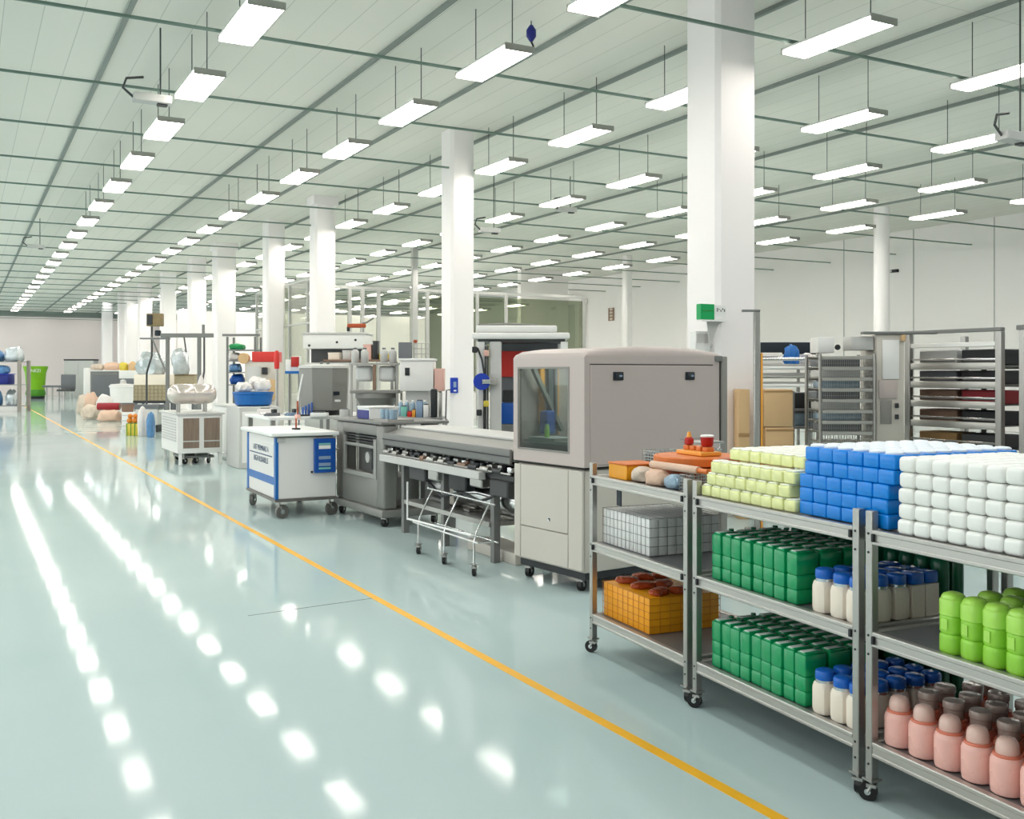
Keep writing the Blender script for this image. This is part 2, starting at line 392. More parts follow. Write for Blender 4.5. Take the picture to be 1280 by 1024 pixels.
# ------------------------------------------------------------------ shelving carts
SO = Vector((2.97, 2.71)); SU = Vector((.0838, .9965)); SV = Vector((.9965, -.0838)); SR = -math.atan2(.0838, .9965)
def S(s, t, z): p = SO + SU * s + SV * t; return (p.x, p.y, z)
def s_at(px, t):
    r = Vector(ray(px)); b = SO + SV * t
    return -(b.x * r.y - b.y * r.x) / (SU.x * r.y - SU.y * r.x)
ZB, ZM, ZT = .225, .635, 1.015; DEP = .74; PW = .034
def shelf_cart(s0, s1, label):
    L_ = s1 - s0; t = thing('shelving_cart', label, 'shelving cart', S(s0, 0, 0), SR, 'wheeled steel shelving carts')
    # local x = depth, local y = along
    for x in (0, DEP - PW):
        for yy in (0, L_ - PW):
            p = MB().span(x, x + PW, yy, yy + PW, .07, 1.085, .003, 1).build('post', 'steel', t)
            if x == 0:
                for z in (.14, .2, .55, .62, .93, 1.0): MB().cyl((x - .002, yy + PW / 2, z), (x + .001, yy + PW / 2, z), .005, n=8).build('bolt', 'charcoal', p)
    for zt, nm in ((ZB, 'shelf'), (ZM, 'shelf'), (ZT, 'shelf')):
        d = MB().span(.012, DEP - .012, .012, L_ - .012, zt - .022, zt - .006).build(nm, 'deck', t)
        for x in (.004, DEP - .03):
            MB().prism([(x, zt - .055), (x + .026, zt - .055), (x + .026, zt), (x, zt), (x - .003, zt - .004), (x - .003, zt - .014), (x, zt - .017), (x, zt - .041), (x - .003, zt - .044), (x - .003, zt - .052)], 'y', PW, L_ - PW).build('rail', 'steel_rail', d)
        for yy in (.004, L_ - .03): MB().span(PW, DEP - PW, yy, yy + .026, zt - .055, zt, .004, 1).build('end_rail', 'steel_rail', d)
        if zt != ZB:
            for yy in (PW + .004, L_ - PW - .012): MB().box((-.002, yy + .004, zt - .028), (.012, .012, .03), .002, 1).build('corner_clip', 'charcoal', d)
    for x in (PW / 2, DEP - PW / 2):
        for yy, an in ((PW / 2, .5), (L_ - PW / 2, 2.2)): caster(t, x, yy, .034, .085, ang=an, w=.024)
    return t
shelf_cart(1.155, 2.15, 'grey steel shelving cart on casters holding the white and orange crates')
shelf_cart(.003, 1.11, 'grey steel shelving cart loaded with green bottles on two shelves')
shelf_cart(-1.1, -.032, 'grey steel shelving cart with lime jars above pink jars')

# --- white, blue and lemon stacks on the top shelves
G = .0015
def cube_jar(w, d, h, r): return MB().box((0, 0, h / 2), (d, w, h), r, 4)
WW, WD, WH = .074, .078, .0555
wp = Proto(tag(cube_jar(WW, WD, WH, .015).build('white_container', 'white_jar'), 'x', 'container', 'white containers stacked on the top shelf'))
for lay in range(5):
    for r in range(7):
        for c in range(7):
            if lay < 4 and r > 0: continue
            off = .006 * math.sin(c * 2.3 + lay) ; s = -.208 - c * (WW + G) - .0035 * (lay % 2) ; tt = .062 + r * (WD + G) + (4 - lay) * -.002 + .001 * off
            lab = 'white rounded container, %s, %s from the blue stack' % (('top layer, %s row back' % ORD[r]) if lay == 4 else '%s layer down, front face' % ORD[4 - lay], ORD[c])
            wp.put(S(s, tt, ZT + .001 + lay * (WH + .0008)), SR + random.uniform(-.012, .012), lab)
# blue bottles
BW, BD, BH = .081, .078, .0555
t = thing('blue_bottle', 'x', 'bottle', group='blue bottles stacked on the top shelf')
MB().box((0, 0, BH / 2), (BD, BW, BH), .007, 3).build('bottle_body', 'blue_jar', t)
bp_ = Proto(t)
t = thing('blue_bottle', 'x', 'bottle', group='blue bottles stacked on the top shelf')
MB().box((0, 0, BH / 2), (BD, BW, BH), .008, 3).build('bottle_body', 'blue_jar', t)
MB().lathe([(.033, 0), (.034, .006), (.027, .011), (.008, .013)], 16, (0, 0, BH)).build('cap', 'blue_cap', t)
bt_ = Proto(t)
for lay in range(5):
    for r in range(8):
        for c in range(6):
            if lay < 4 and r > 0: continue
            s = .355 - c * (BW + G) - (.034 if lay >= 3 else 0) + .003 * math.sin(c + lay * 3); tt = .085 + r * (BD + G)
            lab = 'blue bottle, %s, %s column from the yellow-green stack' % (('top layer, %s row back' % ORD[r]) if lay == 4 else '%s layer down, front face' % ORD[4 - lay], ORD[c])
            if c == 5 and lay >= 3 and False: continue
            (bt_ if lay == 4 else bp_).put(S(s, tt, ZT + .001 + lay * (BH + .0008)), SR, lab)
# lemon bottles
LW, LD, LH = .0735, .07, .058
t = thing('lemon_bottle', 'x', 'bottle', group='yellow-green bottles stacked on the top shelf')
MB().box((0, 0, LH / 2 - .004), (LD, LW, LH - .008), .009, 3).build('bottle_body', 'lemon_jar', t)
MB().lathe([(.033, 0), (.034, .005), (.028, .0078)], 16, (0, 0, LH - .0085), sq=.4).build('cap', 'lemon_cap', t)
lp = Proto(t)
for lay in range(4):
    nc = (9, 8, 8, 7)[lay]; sh = (0, .036, .01, .03)[lay]
    for r in range(7):
        if lay < 3 and r > 0: continue
        if lay == 3 and r == 6: continue
        for c in range(nc):
            s = .437 + sh + (nc - 1 - c) * (LW + G); tt = .06 + r * (LD + G) + (.0, .0, .005, .075)[lay] + .003 * math.sin(c * 1.7 + lay)
            lab = 'pale yellow-green bottle, %s, %s column from the orange trays' % (('top layer, %s row back' % ORD[r]) if lay == 3 else '%s layer down, front face' % ORD[3 - lay], ORD[c])
            lp.put(S(s, tt, ZT + .001 + lay * (LH + .0008)), SR, lab)
# --- green jerry bottles
def green_proto(h):
    t = thing('green_bottle', 'x', 'bottle', group='square green bottles on the cart shelves')
    b = MB(); z = 0
    for q in ((.27, .0), (.27, .0), (.40, .0)):
        hh = h * q[0]; b.box((0, 0, z + hh / 2), (.118, .070, hh + .003), .010, 2); z += hh
    b.box((0, 0, z + h * .015), (.10, .052, h * .05), .008, 2)
    b.build('bottle_body', 'green_jar', t)
    MB().box((-.006, 0, h * .975), (.088, .03, h * .03), .004, 1).build('top_label', 'label_white', t)
    MB().cyl((.03, 0, h * .98), (.03, 0, h * 1.03), .012, n=12).build('cap', 'green_dark', t)
    return t
def round_green(h):
    t = thing('round_green_bottle', 'x', 'bottle', group='round green bottles behind the square ones')
    MB().lathe([(.03, 0), (.036, .006), (.037, h * .55), (.036, h * .8), (.03, h * .9), (.018, h * .95), (.016, h * .96)], 20).build('bottle_body', 'green_dark', t)
    MB().lathe([(.017, 0), (.018, h * .05), (.012, h * .06)], 14, (0, 0, h * .955)).build('cap', 'green_dark', t)
    return t
gm = Proto(green_proto(.225)); gr = Proto(round_green(.235))
for zi, (zd, nm, n, sp) in enumerate(((ZM, 'middle', 8, .0765), (ZB, 'bottom', 9, .0735))):
    for r in range(3):
        for c in range(n):
            s = .975 - c * sp; tt = .098 + r * .128 + .004 * math.sin(c * 1.9)
            gm.put(S(s, tt, zd - .003), SR + random.uniform(-.025, .025), 'square green bottle on the %s shelf, %s row back, %s from the crates' % (nm, ORD[r], ORD[c]))
    for r in range(2):
        for c in range(11):
            s = 1.0 - c * .088; tt = .54 + r * .079
            gr.put(S(s, tt, zd - .005), SR, 'round dark green bottle, %s of the %s row behind, %s shelf' % (ORD[c], ORD[r], nm))
# --- cream bottles with blue lids
def cream_proto():
    t = thing('cream_bottle', 'x', 'bottle', group='cream bottles with blue lids')
    MB().lathe([(.034, 0), (.041, .005), (.044, .02), (.044, .105), (.04, .122), (.036, .128)], 24, sq=.3).build('bottle_body', 'cream', t)
    MB().lathe([(.037, 0), (.038, .012), (.036, .013)], 20, (0, 0, .127)).build('foil_collar', 'foil', t)
    MB().lathe([(.037, 0), (.039, .004), (.039, .028), (.036, .036), (.026, .041), (.01, .042)], 24, (0, 0, .139)).build('lid', 'blue_lid', t)
    return t
cp = Proto(cream_proto())
def carton_proto():
    t = thing('cream_carton', 'x', 'carton', group='cream cartons with blue tops')
    MB().box((0, 0, .065), (.07, .07, .13), .003, 1).build('carton_body', 'cream', t)
    MB().box((0, 0, .155), (.066, .066, .048), .008, 2).build('lid', 'blue_lid', t)
    return t
ct = Proto(carton_proto())
for zd, nm in ((ZM, 'middle'), (ZB, 'bottom')):
    for i, s in enumerate((.272, .167, .0775)):
        for j, tt in enumerate((.075, .168, .261)):
            cp.put(S(s, tt, zd - .005), SR, 'cream bottle with blue lid, %s shelf, %s from the green bottles, %s row back' % (nm, ORD[i], ORD[j]))
        for j, tt in enumerate((.345, .419)):
            if zd == ZB: cp.put(S(s, tt + .014 * (j + 1), zd - .005), SR, 'cream bottle with blue lid, bottom shelf, %s from the green bottles, %s row back' % (ORD[i], ORD[j + 3]))
            else: ct.put(S(s, tt, zd - .005), SR, 'cream carton with blue top, %s from the green bottles, %s row of cartons' % (ORD[i], ORD[j]))
# --- lime jars
def lime_proto():
    t = thing('lime_jar', 'x', 'jar', group='lime green jars on the middle shelf')
    pr = []
    z = 0
    for h, r in ((.068, .0415), (.066, .041)):
        pr += [(r * .88, z), (r * .98, z + .005), (r, z + .012), (r, z + h - .012), (r * .98, z + h - .005), (r * .88, z + h)]; z += h
    MB().lathe(pr, 28, sq=.35).build('jar_body', 'lime', t)
    MB().lathe([(.038, 0), (.0425, .004), (.0425, .046), (.04, .053), (.0375, .055), (.036, .062), (.03, .07), (.018, .075), (.006, .0765)], 28, (0, 0, z + .001), sq=.3).build('lid', 'lime_lid', t)
    MB().lathe([(.0425, 0), (.0432, .003), (.0425, .006)], 28, (0, 0, z - .001), sq=.3).build('seal_band', 'lime_lid', t)
    MB().box((-.0418, 0, .102), (.0016, .03, .038), .0006, 1).build('label', 'lime_lid', t)
    return t
lj = Proto(lime_proto())
for r, (s0, n) in enumerate(((-.375, 6), (-.42, 6), (-.42, 6))):
    for c in range(n): lj.put(S(s0 - c * .091, .075 + r * .125, ZM - .005), SR + random.uniform(-.2, .2), 'lime green jar with domed lid, %s from the cream bottles, %s row back' % (ORD[c], ORD[r]))
# --- pink jars
def pink_proto(lidm, body):
    t = thing('pink_jar', 'x', 'jar', group='pink jars on the bottom shelf')
    MB().lathe([(.042, 0), (.050, .006), (.0525, .02), (.0525, .106), (.049, .12), (.043, .126)], 28, sq=.06).build('jar_body', body, t)
    MB().lathe([(.044, 0), (.046, .004), (.043, .01)], 24, (0, 0, .124)).build('neck_ring', 'pink_deep', t)
    if lidm == 'lid_mauve': MB().lathe([(.037, 0), (.038, .014), (.036, .03), (.031, .043), (.022, .051), (.008, .0535)], 24, (0, 0, .133)).build('lid', lidm, t)
    else: MB().lathe([(.03, 0), (.036, .004), (.036, .034), (.039, .037), (.039, .056), (.036, .062), (.01, .064)], 24, (0, 0, .133)).build('lid', lidm, t)
    return t
pj = Proto(pink_proto('lid_mauve', 'pink')); pk = Proto(pink_proto('lid_taupe', 'pink_deep'))
for r in range(5):
    for c in range(8):
        s = -.1165 - c * .117 - (.03 if r % 2 else 0); tt = .086 + r * .113
        if r == 0: pj.put(S(s, tt, ZB - .005), SR, 'pink jar with glossy domed lid in the front row, %s from the cart post' % ORD[c])
        elif r < 4 or c < 1: pk.put(S(s, tt, ZB - .005), SR, 'pink jar with flat taupe lid, %s from the cart post, %s row back' % (ORD[c], ORD[r]))
tag(MB().box((0, 0, .1), (.12, .62, .2), .004, 1).build('white_carton', 'white_matte', loc=S(-.62, .62, ZB - .005), rz=SR), 'long white carton behind the pink jars on the bottom shelf', 'carton')
# --- crates on the left cart
def grid_crate(name, label, sc, tc, z, ls, lt, h, mat, rib, ny, nx, nz, solid):
    t = thing(name, label, 'crate', S(sc, tc, z), SR)
    if solid: MB().box((0, 0, h / 2), (lt, ls, h), .008, 2).build('crate_body', mat, t)
    w = MB(); r = .0013
    x0, y0 = -lt / 2 - .003, -ls / 2 - .003
    for i in range(ny + 1):
        yy = -ls / 2 - .003 + (ls + .006) * i / ny
        w.tube([(x0, yy, .003), (x0, yy, h + .002)], r, 5).tube([(-x0, yy, .003), (-x0, yy, h + .002)], r, 5)
    for i in range(nx + 1):
        xx = x0 + (lt + .006) * i / nx
        w.tube([(xx, y0, .003), (xx, y0, h + .002)], r, 5).tube([(xx, -y0, .003), (xx, -y0, h + .002)], r, 5)
    for k in range(nz + 1):
        zk = .004 + (h - .004) * k / nz
        w.tube([(x0, y0, zk), (x0, -y0, zk), (-x0, -y0, zk), (-x0, y0, zk), (x0, y0, zk)], r * 1.1, 5)
    w.build('wire_grid' if not solid else 'rib_grid', rib, t); return t
CS, CT, CLS, CLT, CH = 1.85, .285, .50, .44, .2
grid_crate('wire_crate', 'wire grid crate packed with white packs on the middle shelf', CS, CT, ZM - .005, CLS, CLT, CH, None, 'mid_grey', 12, 8, 4, False)
wpk = Proto(tag(MB().box((0, 0, .0975), (.052, .046, .195), .005, 2).build('white_pack', 'white_plastic'), 'x', 'pack', 'white packs inside the wire crate'))
for i in range(10):
    for j in range(8):
        if 0: continue
        wpk.put(S(CS + .225 - i * .05, CT - .192 + j * .0549, ZM - .0045), SR, 'upright white pack in the wire crate, %s from the far end, %s row back' % (ORD[i], ORD[j]))
grid_crate('orange_crate', 'bright orange gridded plastic crate on the bottom shelf', CS, CT, ZB - .005, CLS, CLT, .19, 'orange', 'orange_rib', 9, 7, 5, True)
for i in range(7):
    a = random.uniform(-.6, .6)
    tag(MB().blob((0, 0, 0), (.13, .078, .035), 40 + i, .2, 3).build('film_bundle', 'red_film', loc=S(CS + .17 - (i % 3) * .17 + random.uniform(-.02, .02), CT - .12 + (i // 3) * .125, ZB + .188), rz=a),
        'crumpled red-brown film bundle on the orange crate, %s from the far end, %s row' % (ORD[i % 3], ORD[i // 3]), 'film bundle', 'film bundles on the orange crate')
tag(MB().box((0, 0, .045), (.05, .006, .09), .002, 1).build('dark_tag_card', 'ink_dark', loc=S(1.86, .03, ZT - .145), rz=SR + PI / 2), 'small dark navy card hanging under the top shelf rail', 'tag')
# --- orange gear on the left cart's top shelf
t = thing('wire_basket', 'chrome wire basket at the far corner of the top shelf', 'basket', S(2.02, .42, ZT - .005), SR)
w = MB()
for k in range(9):
    zk = .004 + .017 * k; w.tube([(-.09, -.09, zk), (.09, -.09, zk), (.09, .09, zk), (-.09, .09, zk), (-.09, -.09, zk)], .0025, 5)
w.build('wire_hoops', 'chrome', t)
w = MB()
for i in range(7):
    q = -.09 + .03 * i
    for e in (-.09, .09): w.tube([(q, e, .003), (q, e, .145)], .002, 5).tube([(e, q, .003), (e, q, .145)], .002, 5)
w.build('wire_uprights', 'steel', t)
MB().box((0, 0, .07), (.16, .16, .12), .01, 2).build('grey_liner', 'slate', t)
t = thing('folding_stand', 'flat chrome platform stand behind the orange disc', 'stand', S(1.86, .6, ZT - .005), SR)
MB().box((0, 0, .195), (.16, .13, .012), .004, 2).build('platform', 'steel', t); w = MB()
for x in (-.06, .06):
    for y_ in (-.05, .05): w.cyl((x, y_, 0), (x, y_, .19), .006, n=8)
w.box((0, 0, .15), (.14, .11, .02), .004, 1); w.box((0, 0, .1), (.14, .11, .008)); w.build('legs_frame', 'chrome', t)
t = thing('orange_tray', 'deep orange plastic tray at the front corner of the top shelf', 'tray', S(1.93, .16, ZT - .005), SR)
w = MB(); 
for e in (-1, 1): w.box((e * .095, 0, .04), (.01, .2, .08), .003, 1).box((0, e * .095, .04), (.18, .01, .08), .003, 1)
w.box((0, 0, .005), (.19, .19, .01)); w.build('tray_body', 'orange', t)
MB().box((0, 0, .085), (.212, .215, .009), .003, 1).build('lid', 'orange_wood', t)
t = thing('round_board', 'round orange wooden board on a squat rust coloured base', 'board', S(1.60, .36, ZT - .005), SR)
MB().lathe([(.16, 0), (.17, .01), (.17, .10)], 32).build('base', 'rust', t)
MB().lathe([(.222, .1005), (.232, .106), (.232, .142), (.226, .148)], 48).build('board_top', 'orange_wood', t)
MB().box((.02, -.255, .126), (.11, .055, .045), .008, 2).build('handle', 'rust', t)
ZJ = ZT - .005 + .1485
t = thing('jar_rack', 'amber rack with orange blocks on the round wooden board', 'rack', S(1.60, .37, ZJ), SR)
MB().box((0, 0, .012), (.13, .24, .022), .004, 1).build('base', 'amber', t); w = MB()
for yy in (-.09, -.03, .03, .09): w.box((0, yy, .035), (.05, .045, .026), .006, 2)
w.build('blocks', 'orange_wood', t)
t = thing('red_jar', 'red jar with white lid on the amber rack', 'jar', S(1.52, .37, ZJ + .05), SR)
MB().lathe([(.028, 0), (.032, .006), (.036, .05)], 20).build('jar_body', 'red', t); MB().lathe([(.036, .051), (.036, .058), (.03, .062)], 20).build('lid', 'white_plastic', t)
t = thing('red_flask', 'small dark red flask with amber spout on the rack', 'flask', S(1.69, .37, ZJ + .05), SR)
MB().lathe([(.02, 0), (.026, .005), (.026, .03), (.018, .04)], 18).build('flask_body', 'red', t); MB().lathe([(.014, .0405), (.008, .068), (.007, .07)], 12).build('spout', 'amber', t)
tag(MB().lathe([(.012, 0), (.014, .006), (.013, .1), (.006, .118), (.006, .135)], 14).build('slim_bottle', 'skin_pink', loc=S(1.86, .30, ZT - .004)), 'slim dusty pink bottle between basket and round board', 'bottle')
t = thing('rolling_pin', 'pale rolled cloth on a wooden rod along the cart front', 'roll', S(1.36, .098, ZT + .10), SR)
MB().tube([(0, .27, 0), (0, -.05, .004), (0, -.16, .004)], .02, 14).build('rolled_cloth', 'beige_cloth', t); MB().cyl((0, -.161, .004), (0, -.24, .004), .013, n=12).build('handle', 'orange_wood', t)
t = thing('orange_board', 'flat orange board leaning over clear trays beside the yellow bottles', 'board', S(1.305, .33, ZT + .079), SR)
MB().box((0, 0, .006), (.32, .2, .011), .003, 1).build('board_panel', 'orange_wood', t); 
w = MB()
for x in (-.14, .14):
    for yy in (-.085, .085): w.cyl((x, yy, -.084), (x, yy, 0), .008, n=8)
w.build('leg', 'steel', t)
for i, (s, tt, sz) in enumerate(((1.735, .11, (.12, .13, .075)), (1.545, .08, (.1, .17, .08)), (1.37, .075, (.09, .14, .07)), (1.31, .33, (.12, .12, .06)))):
    tag(MB().blob((0, 0, 0), sz, 60 + i, .16, 3).build('plastic_bag', ['tan_heap', 'beige_cloth', 'clear_blue', 'clear_blue'][i], loc=S(s, tt, ZT + .001), rz=SR),
        ['tan plastic bag in front of the round board', 'pale pinkish bag in front of the round board', 'crinkled blue-grey bag under the rolled cloth', 'blue-grey bag under the flat orange board'][i], 'bag')
t = thing('small_wire_basket', 'little grey wire basket next to the yellow-green bottles', 'basket', S(1.243, .10, ZT - .004), SR)
w = MB()
for k in range(6): w.tube([(-.05, -.05, .004 + .016 * k), (.05, -.05, .004 + .016 * k), (.05, .05, .004 + .016 * k), (-.05, .05, .004 + .016 * k), (-.05, -.05, .004 + .016 * k)], .002, 5)
for i in range(6):
    q = -.05 + .02 * i
    for e in (-.05, .05): w.tube([(q, e, .003), (q, e, .085)], .0018, 5).tube([(e, q, .003), (e, q, .085)], .0018, 5)
w.build('wire_mesh', 'steel', t)

# ------------------------------------------------------------------ big enclosed machine
MT = thing('enclosed_machine', 'large warm-grey enclosed machine with viewing window behind the carts', 'machine', (3.905, 6.08, 0), math.radians(7))
MW, ML = 1.46, .87
MB().span(.02, MW - .02, .02, ML - .02, .15, .9, .02, 2).build('lower_cabinet', 'greige_low', MT)
lp_ = MB().span(-.004, .018, .185, .77, .42, .89, .004, 1).build('front_panel', 'greige_low', MT)
MB().span(-.004, .018, .185, .77, .17, .413, .004, 1).build('front_panel', 'greige_low', MT)
for y0, y1 in ((.02, .18), (.775, .855)): MB().span(-.004, .018, y0, y1, .17, .89, .004, 1).build('corner_panel', 'greige_low', MT)
q = MB().box((-.005, .41, .50), (.002, .03, .028), .0006, 1).build('logo_plate', 'white_plastic', lp_)
MB().prism([(.395, .49), (.405, .49), (.405, .502), (.418, .502), (.418, .512), (.395, .512)], 'x', -.0075, -.0061).build('logo_mark', 'ink_dark', lp_)
MB().span(.04, MW - .04, .04, ML - .04, .1, .15).build('chassis', 'charcoal', MT)
MB().span(.01, MW - .01, .01, ML - .01, .9, .915).build('joint_gap', 'gap_dark', MT)
# upper housing: open box with a window
wy0, wy1, wz0, wz1 = .185, .80, 1.02, 1.63
u = MB()
u.span(0, .035, 0, wy0, .917, 1.70).span(0, .035, wy1, ML, .917, 1.70).span(0, .035, wy0, wy1, .917, wz0).span(0, .035, wy0, wy1, wz1, 1.70)
u.span(.035, MW, 0, .03, .917, 1.70).span(.035, MW, ML - .03, ML, .917, 1.70).span(MW - .03, MW, .03, ML - .03, .917, 1.70).span(.035, MW - .03, .03, ML - .03, .917, .935)
hs = u.build('upper_housing', 'greige', MT)
rp = [(0, 1.7), (.0, 1.722), (.012, 1.745), (.05, 1.762), (.25, 1.785), (.55, 1.797), (.9, 1.797), (1.2, 1.783), (1.38, 1.76), (1.44, 1.74), (MW, 1.715), (MW, 1.7)]
rf = MB(); n = len(rp)
ys = [(0, 0.), (.015, .6), (.05, 1.), (ML - .05, 1.), (ML - .015, .6), (ML, 0.)]
vs = [(x, y_, 1.7 + (z - 1.7) * (.55 + .45 * k)) for y_, k in ys for x, z in rp]
fs = [(j * n + i, j * n + i + 1, (j + 1) * n + i + 1, (j + 1) * n + i) for j in range(len(ys) - 1) for i in range(n - 1)]
fs += [tuple(range(n)), tuple(range((len(ys) - 1) * n, len(ys) * n)), tuple(j * n for j in range(len(ys))), tuple(j * n + n - 1 for j in range(len(ys)))]
rf._add(vs, fs, True); rf.build('roof', 'greige', MT)
wf = MB(); e = .014
wf.span(-.004, .004, wy0 - e, wy1 + e, wz0 - e, wz0).span(-.004, .004, wy0 - e, wy1 + e, wz1, wz1 + e).span(-.004, .004, wy0 - e, wy0, wz0, wz1).span(-.004, .004, wy1, wy1 + e, wz0, wz1)
wfo = wf.build('window_frame', 'greige_dark', MT)
MB().span(.012, .018, wy0, wy1, wz0, wz1).build('window_pane', 'window_glass', wfo)
MB().span(.62, .64, .04, ML - .04, .94, 1.68).build('inner_wall', 'pale_grey', MT)
MB().box((.245, .76, 1.40), (.03, .04, .60), rot=Matrix.Rotation(-.52, 4, 'Y')).build('inner_arm', 'machine_grey', MT)
MB().span(.215, .255, .80, .83, 1.2, 1.66).build('yellow_strip', 'amber', MT)
MB().span(.385, .40, .80, .83, 1.1, 1.66).build('yellow_strip', 'amber', MT)
MB().span(.29, .38, .79, .82, 1.1, 1.66).build('inner_panel', 'slate', MT)
MB().span(.20, .29, .70, .80, 1.12, 1.30, .01, 1).build('inner_block', 'blue_panel', MT)
MB().cyl((.31, .74, 1.2), (.31, .74, 1.64), .012, n=10).build('inner_rod', 'charcoal', MT)
MB().span(.06, .58, .08, .82, 1.06, 1.08).build('inner_tray', 'steel', MT)
MB().span(.08, .3, .45, .78, 1.081, 1.1).build('tray_plate', 'pale_grey', MT)
MB().lathe([(.02, 0), (.022, .05), (.014, .1)], 14, (.14, .62, 1.101)).build('inner_flask', 'lime', MT)
l = bpy.data.lights.new('machine_inner_fill', 'AREA'); l.shape = 'RECTANGLE'; l.size = .3; l.size_y = .5; l.energy = 9  # added fill light that brightens the interior behind the pane
lo = bpy.data.objects.new('machine_inner_fill', l); COL.objects.link(lo); lo.parent = MT; lo.location = (.3, .45, 1.69)
# side panel, seam and latches (near face, y = 0)
MB().span(.055, 1.30, -.007, .002, .93, 1.655, .003, 1).build('side_panel', 'greige', MT)
sg = MB().span(.05, 1.32, -.003, .001, 1.658, 1.664).build('panel_seam', 'gap_dark', MT)
MB().span(.95, 1.28, -.009, -.0068, 1.085, 1.089).build('panel_seam', 'greige_dark', MT)
for x in (.315, 1.055):
    l_ = MB().box((x, -.011, 1.575), (.098, .012, .062), .012, 3).build('latch', 'ink_dark', MT)
    MB().box((x, -.0185, 1.575), (.07, .006, .036), .008, 2).build('latch_cup', 'charcoal', l_)
    MB().box((x + .015, -.023, 1.575), (.03, .006, .014), .003, 1).build('latch_lever', 'blue_grey', l_)
MB().span(MW - .065, MW - .058, -.006, .001, .93, 1.7).build('panel_seam', 'gap_dark', MT)
MB().span(MW - .052, MW + .012, -.018, .04, .12, 1.73, .01, 2).build('corner_post', 'greige_dark', MT)
MB().span(MW - .12, MW - .045, -.02, .03, 1.69, 1.735, .006, 1).build('corner_bracket', 'mid_grey', MT)
for x, y_ in ((.08, .78), (.08, .14), (MW - .1, .78), (MW - .1, .14)): caster(MT, x, y_, .045, .105, ang=.4, w=.035)

# ------------------------------------------------------------------ white cart with blue trim
CT_ = thing('white_tool_cart', 'white cart with blue edge strips and worktop on grey casters', 'cart', (2.99, 10.86, 0), math.radians(-1))
cw, cl = .68, 1.36
MB().span(.006, cw, .006, cl - .006, .215, .885, .006, 1).build('cart_body', 'cart_white', CT_)
MB().span(-.065, cw + .015, -.07, cl + .07, .905, .945, .008, 2).build('worktop', 'white_plastic', CT_)
MB().span(.03, cw - .03, .03, cl - .03, .885, .905).build('top_gasket', 'mid_grey', CT_)
for y0 in (0., cl - .075): MB().span(-.003, .03, y0, y0 + .075, .2, .885, .003, 1).build('edge_strip', 'blue_trim', CT_)
MB().span(-.002, .012, .075, cl - .075, .365, .45, .002, 1).build('cross_strip', 'blue_trim', CT_)
sgn = MB().span(.001, .008, .12, cl - .12, .56, .80).build('lettered_panel', 'cart_white', CT_)
rx = (PI / 2, 0, -PI / 2)
text('lettering', 'LAST PERMNALS A', .088, 'ink', sgn, (-.001, cl / 2, .735), rx)
text('lettering', 'HIGH RUSARILLS', .092, 'ink', sgn, (-.001, cl / 2, .605), rx)
MB().span(-.001, .001, .16, cl - .14, .664, .676).build('underline', 'ink', sgn)
bx_ = MB().span(.42, .66, -.05, .004, .49, .87, .006, 1).build('document_box', 'blue_panel', CT_)
for z0, z1, mm in ((.80, .82, 'teal_label'), (.755, .795, 'white_plastic'), (.64, .675, 'blue_grey'), (.565, .60, 'blue_grey'), (.53, .55, 'teal_label')):
    MB().span(.465, .60, -.053, -.049, z0, z1).build('paper_label', mm, bx_)
MB().cyl((.40, -.012, .50), (.40, .008, .50), .012, n=12).build('lock', 'charcoal', CT_)
MB().box((.06, -.004, .86), (.09, .014, .045), .006, 2).build('handle_plate', 'pale_grey', CT_)
MB().span(-.01, cw + .01, -.01, cl + .01, .185, .214).build('undercarriage', 'wheel_grey', CT_)
for x, y_, an in ((.05, .04, .2), (.05, cl - .05, 1.0), (cw - .06, .06, .3), (cw - .06, cl - .06, .9)): caster(CT_, x, y_, .075, .186, 'wheel_grey', .04, an, 'steel')
ztop = .945
t = thing('clamp_stand', 'small rust coloured clamp stand on the white cart worktop', 'clamp stand', (3.36, 11.35, ztop), .3)
MB().box((0, 0, .01), (.06, .09, .02), .004, 1).build('base', 'charcoal', t); MB().tube([(0, 0, .02), (0, 0, .12), (.02, 0, .16), (.02, 0, .33)], .01, 8).build('upright', 'rust', t); MB().box((.02, 0, .15), (.05, .06, .05), .01, 2).build('clamp_jaw', 'skin_pink', t)

# ------------------------------------------------------------------ grey machine frame and conveyor
GF = thing('grey_machine_frame', 'grey cast machine frame with open window at the conveyor end', 'machine', (3.80, 9.74, 0), math.radians(2))
gl, gw = 1.36, .72
f = MB()
MB().span(0, .16, 0, .20, .18, 1.06, .03, 3).build('upright_post', 'machine_grey', GF)
MB().span(0, .16, gl - .24, gl, .18, 1.06, .03, 3).build('upright_post', 'machine_grey', GF)
MB().span(.0, .5, .18, gl - .2, .18, .50, .02, 2).build('lower_body', 'machine_grey', GF)
MB().span(.0, .12, .18, gl - .22, .94, 1.05, .01, 2).build('top_beam', 'machine_grey', GF)
MB().span(.2, .24, .18, gl - .2, .5, .94).build('rear_plate', 'mid_grey', GF)
fr_ = MB().span(-.012, .02, .17, .24, .48, .9, .004, 1).span(-.012, .02, gl - .3, gl - .24, .48, .9, .004, 1).span(-.012, .02, .24, gl - .3, .48, .53, .004, 1).span(-.012, .02, .24, gl - .3, .80, .83, .004, 1).build('window_frame', 'frame_grey', GF)
w = MB()
for z in (.85, .88, .91): w.span(.02, .08, .24, gl - .3, z, z + .012)
w.build('louvre', 'dark_grey', GF)
MB().cyl((.08, .62, .68), (.2, .62, .68), .06, n=18).build('motor_hub', 'pale_grey', GF)
MB().span(.1, .19, .4, .56, .55, .78, .01, 1).build('inner_block', 'charcoal', GF)
MB().box((.36, gl / 2, 1.075), (gw + .06, gl + .04, .03), .006, 1).build('top_plate', 'mid_grey', GF)
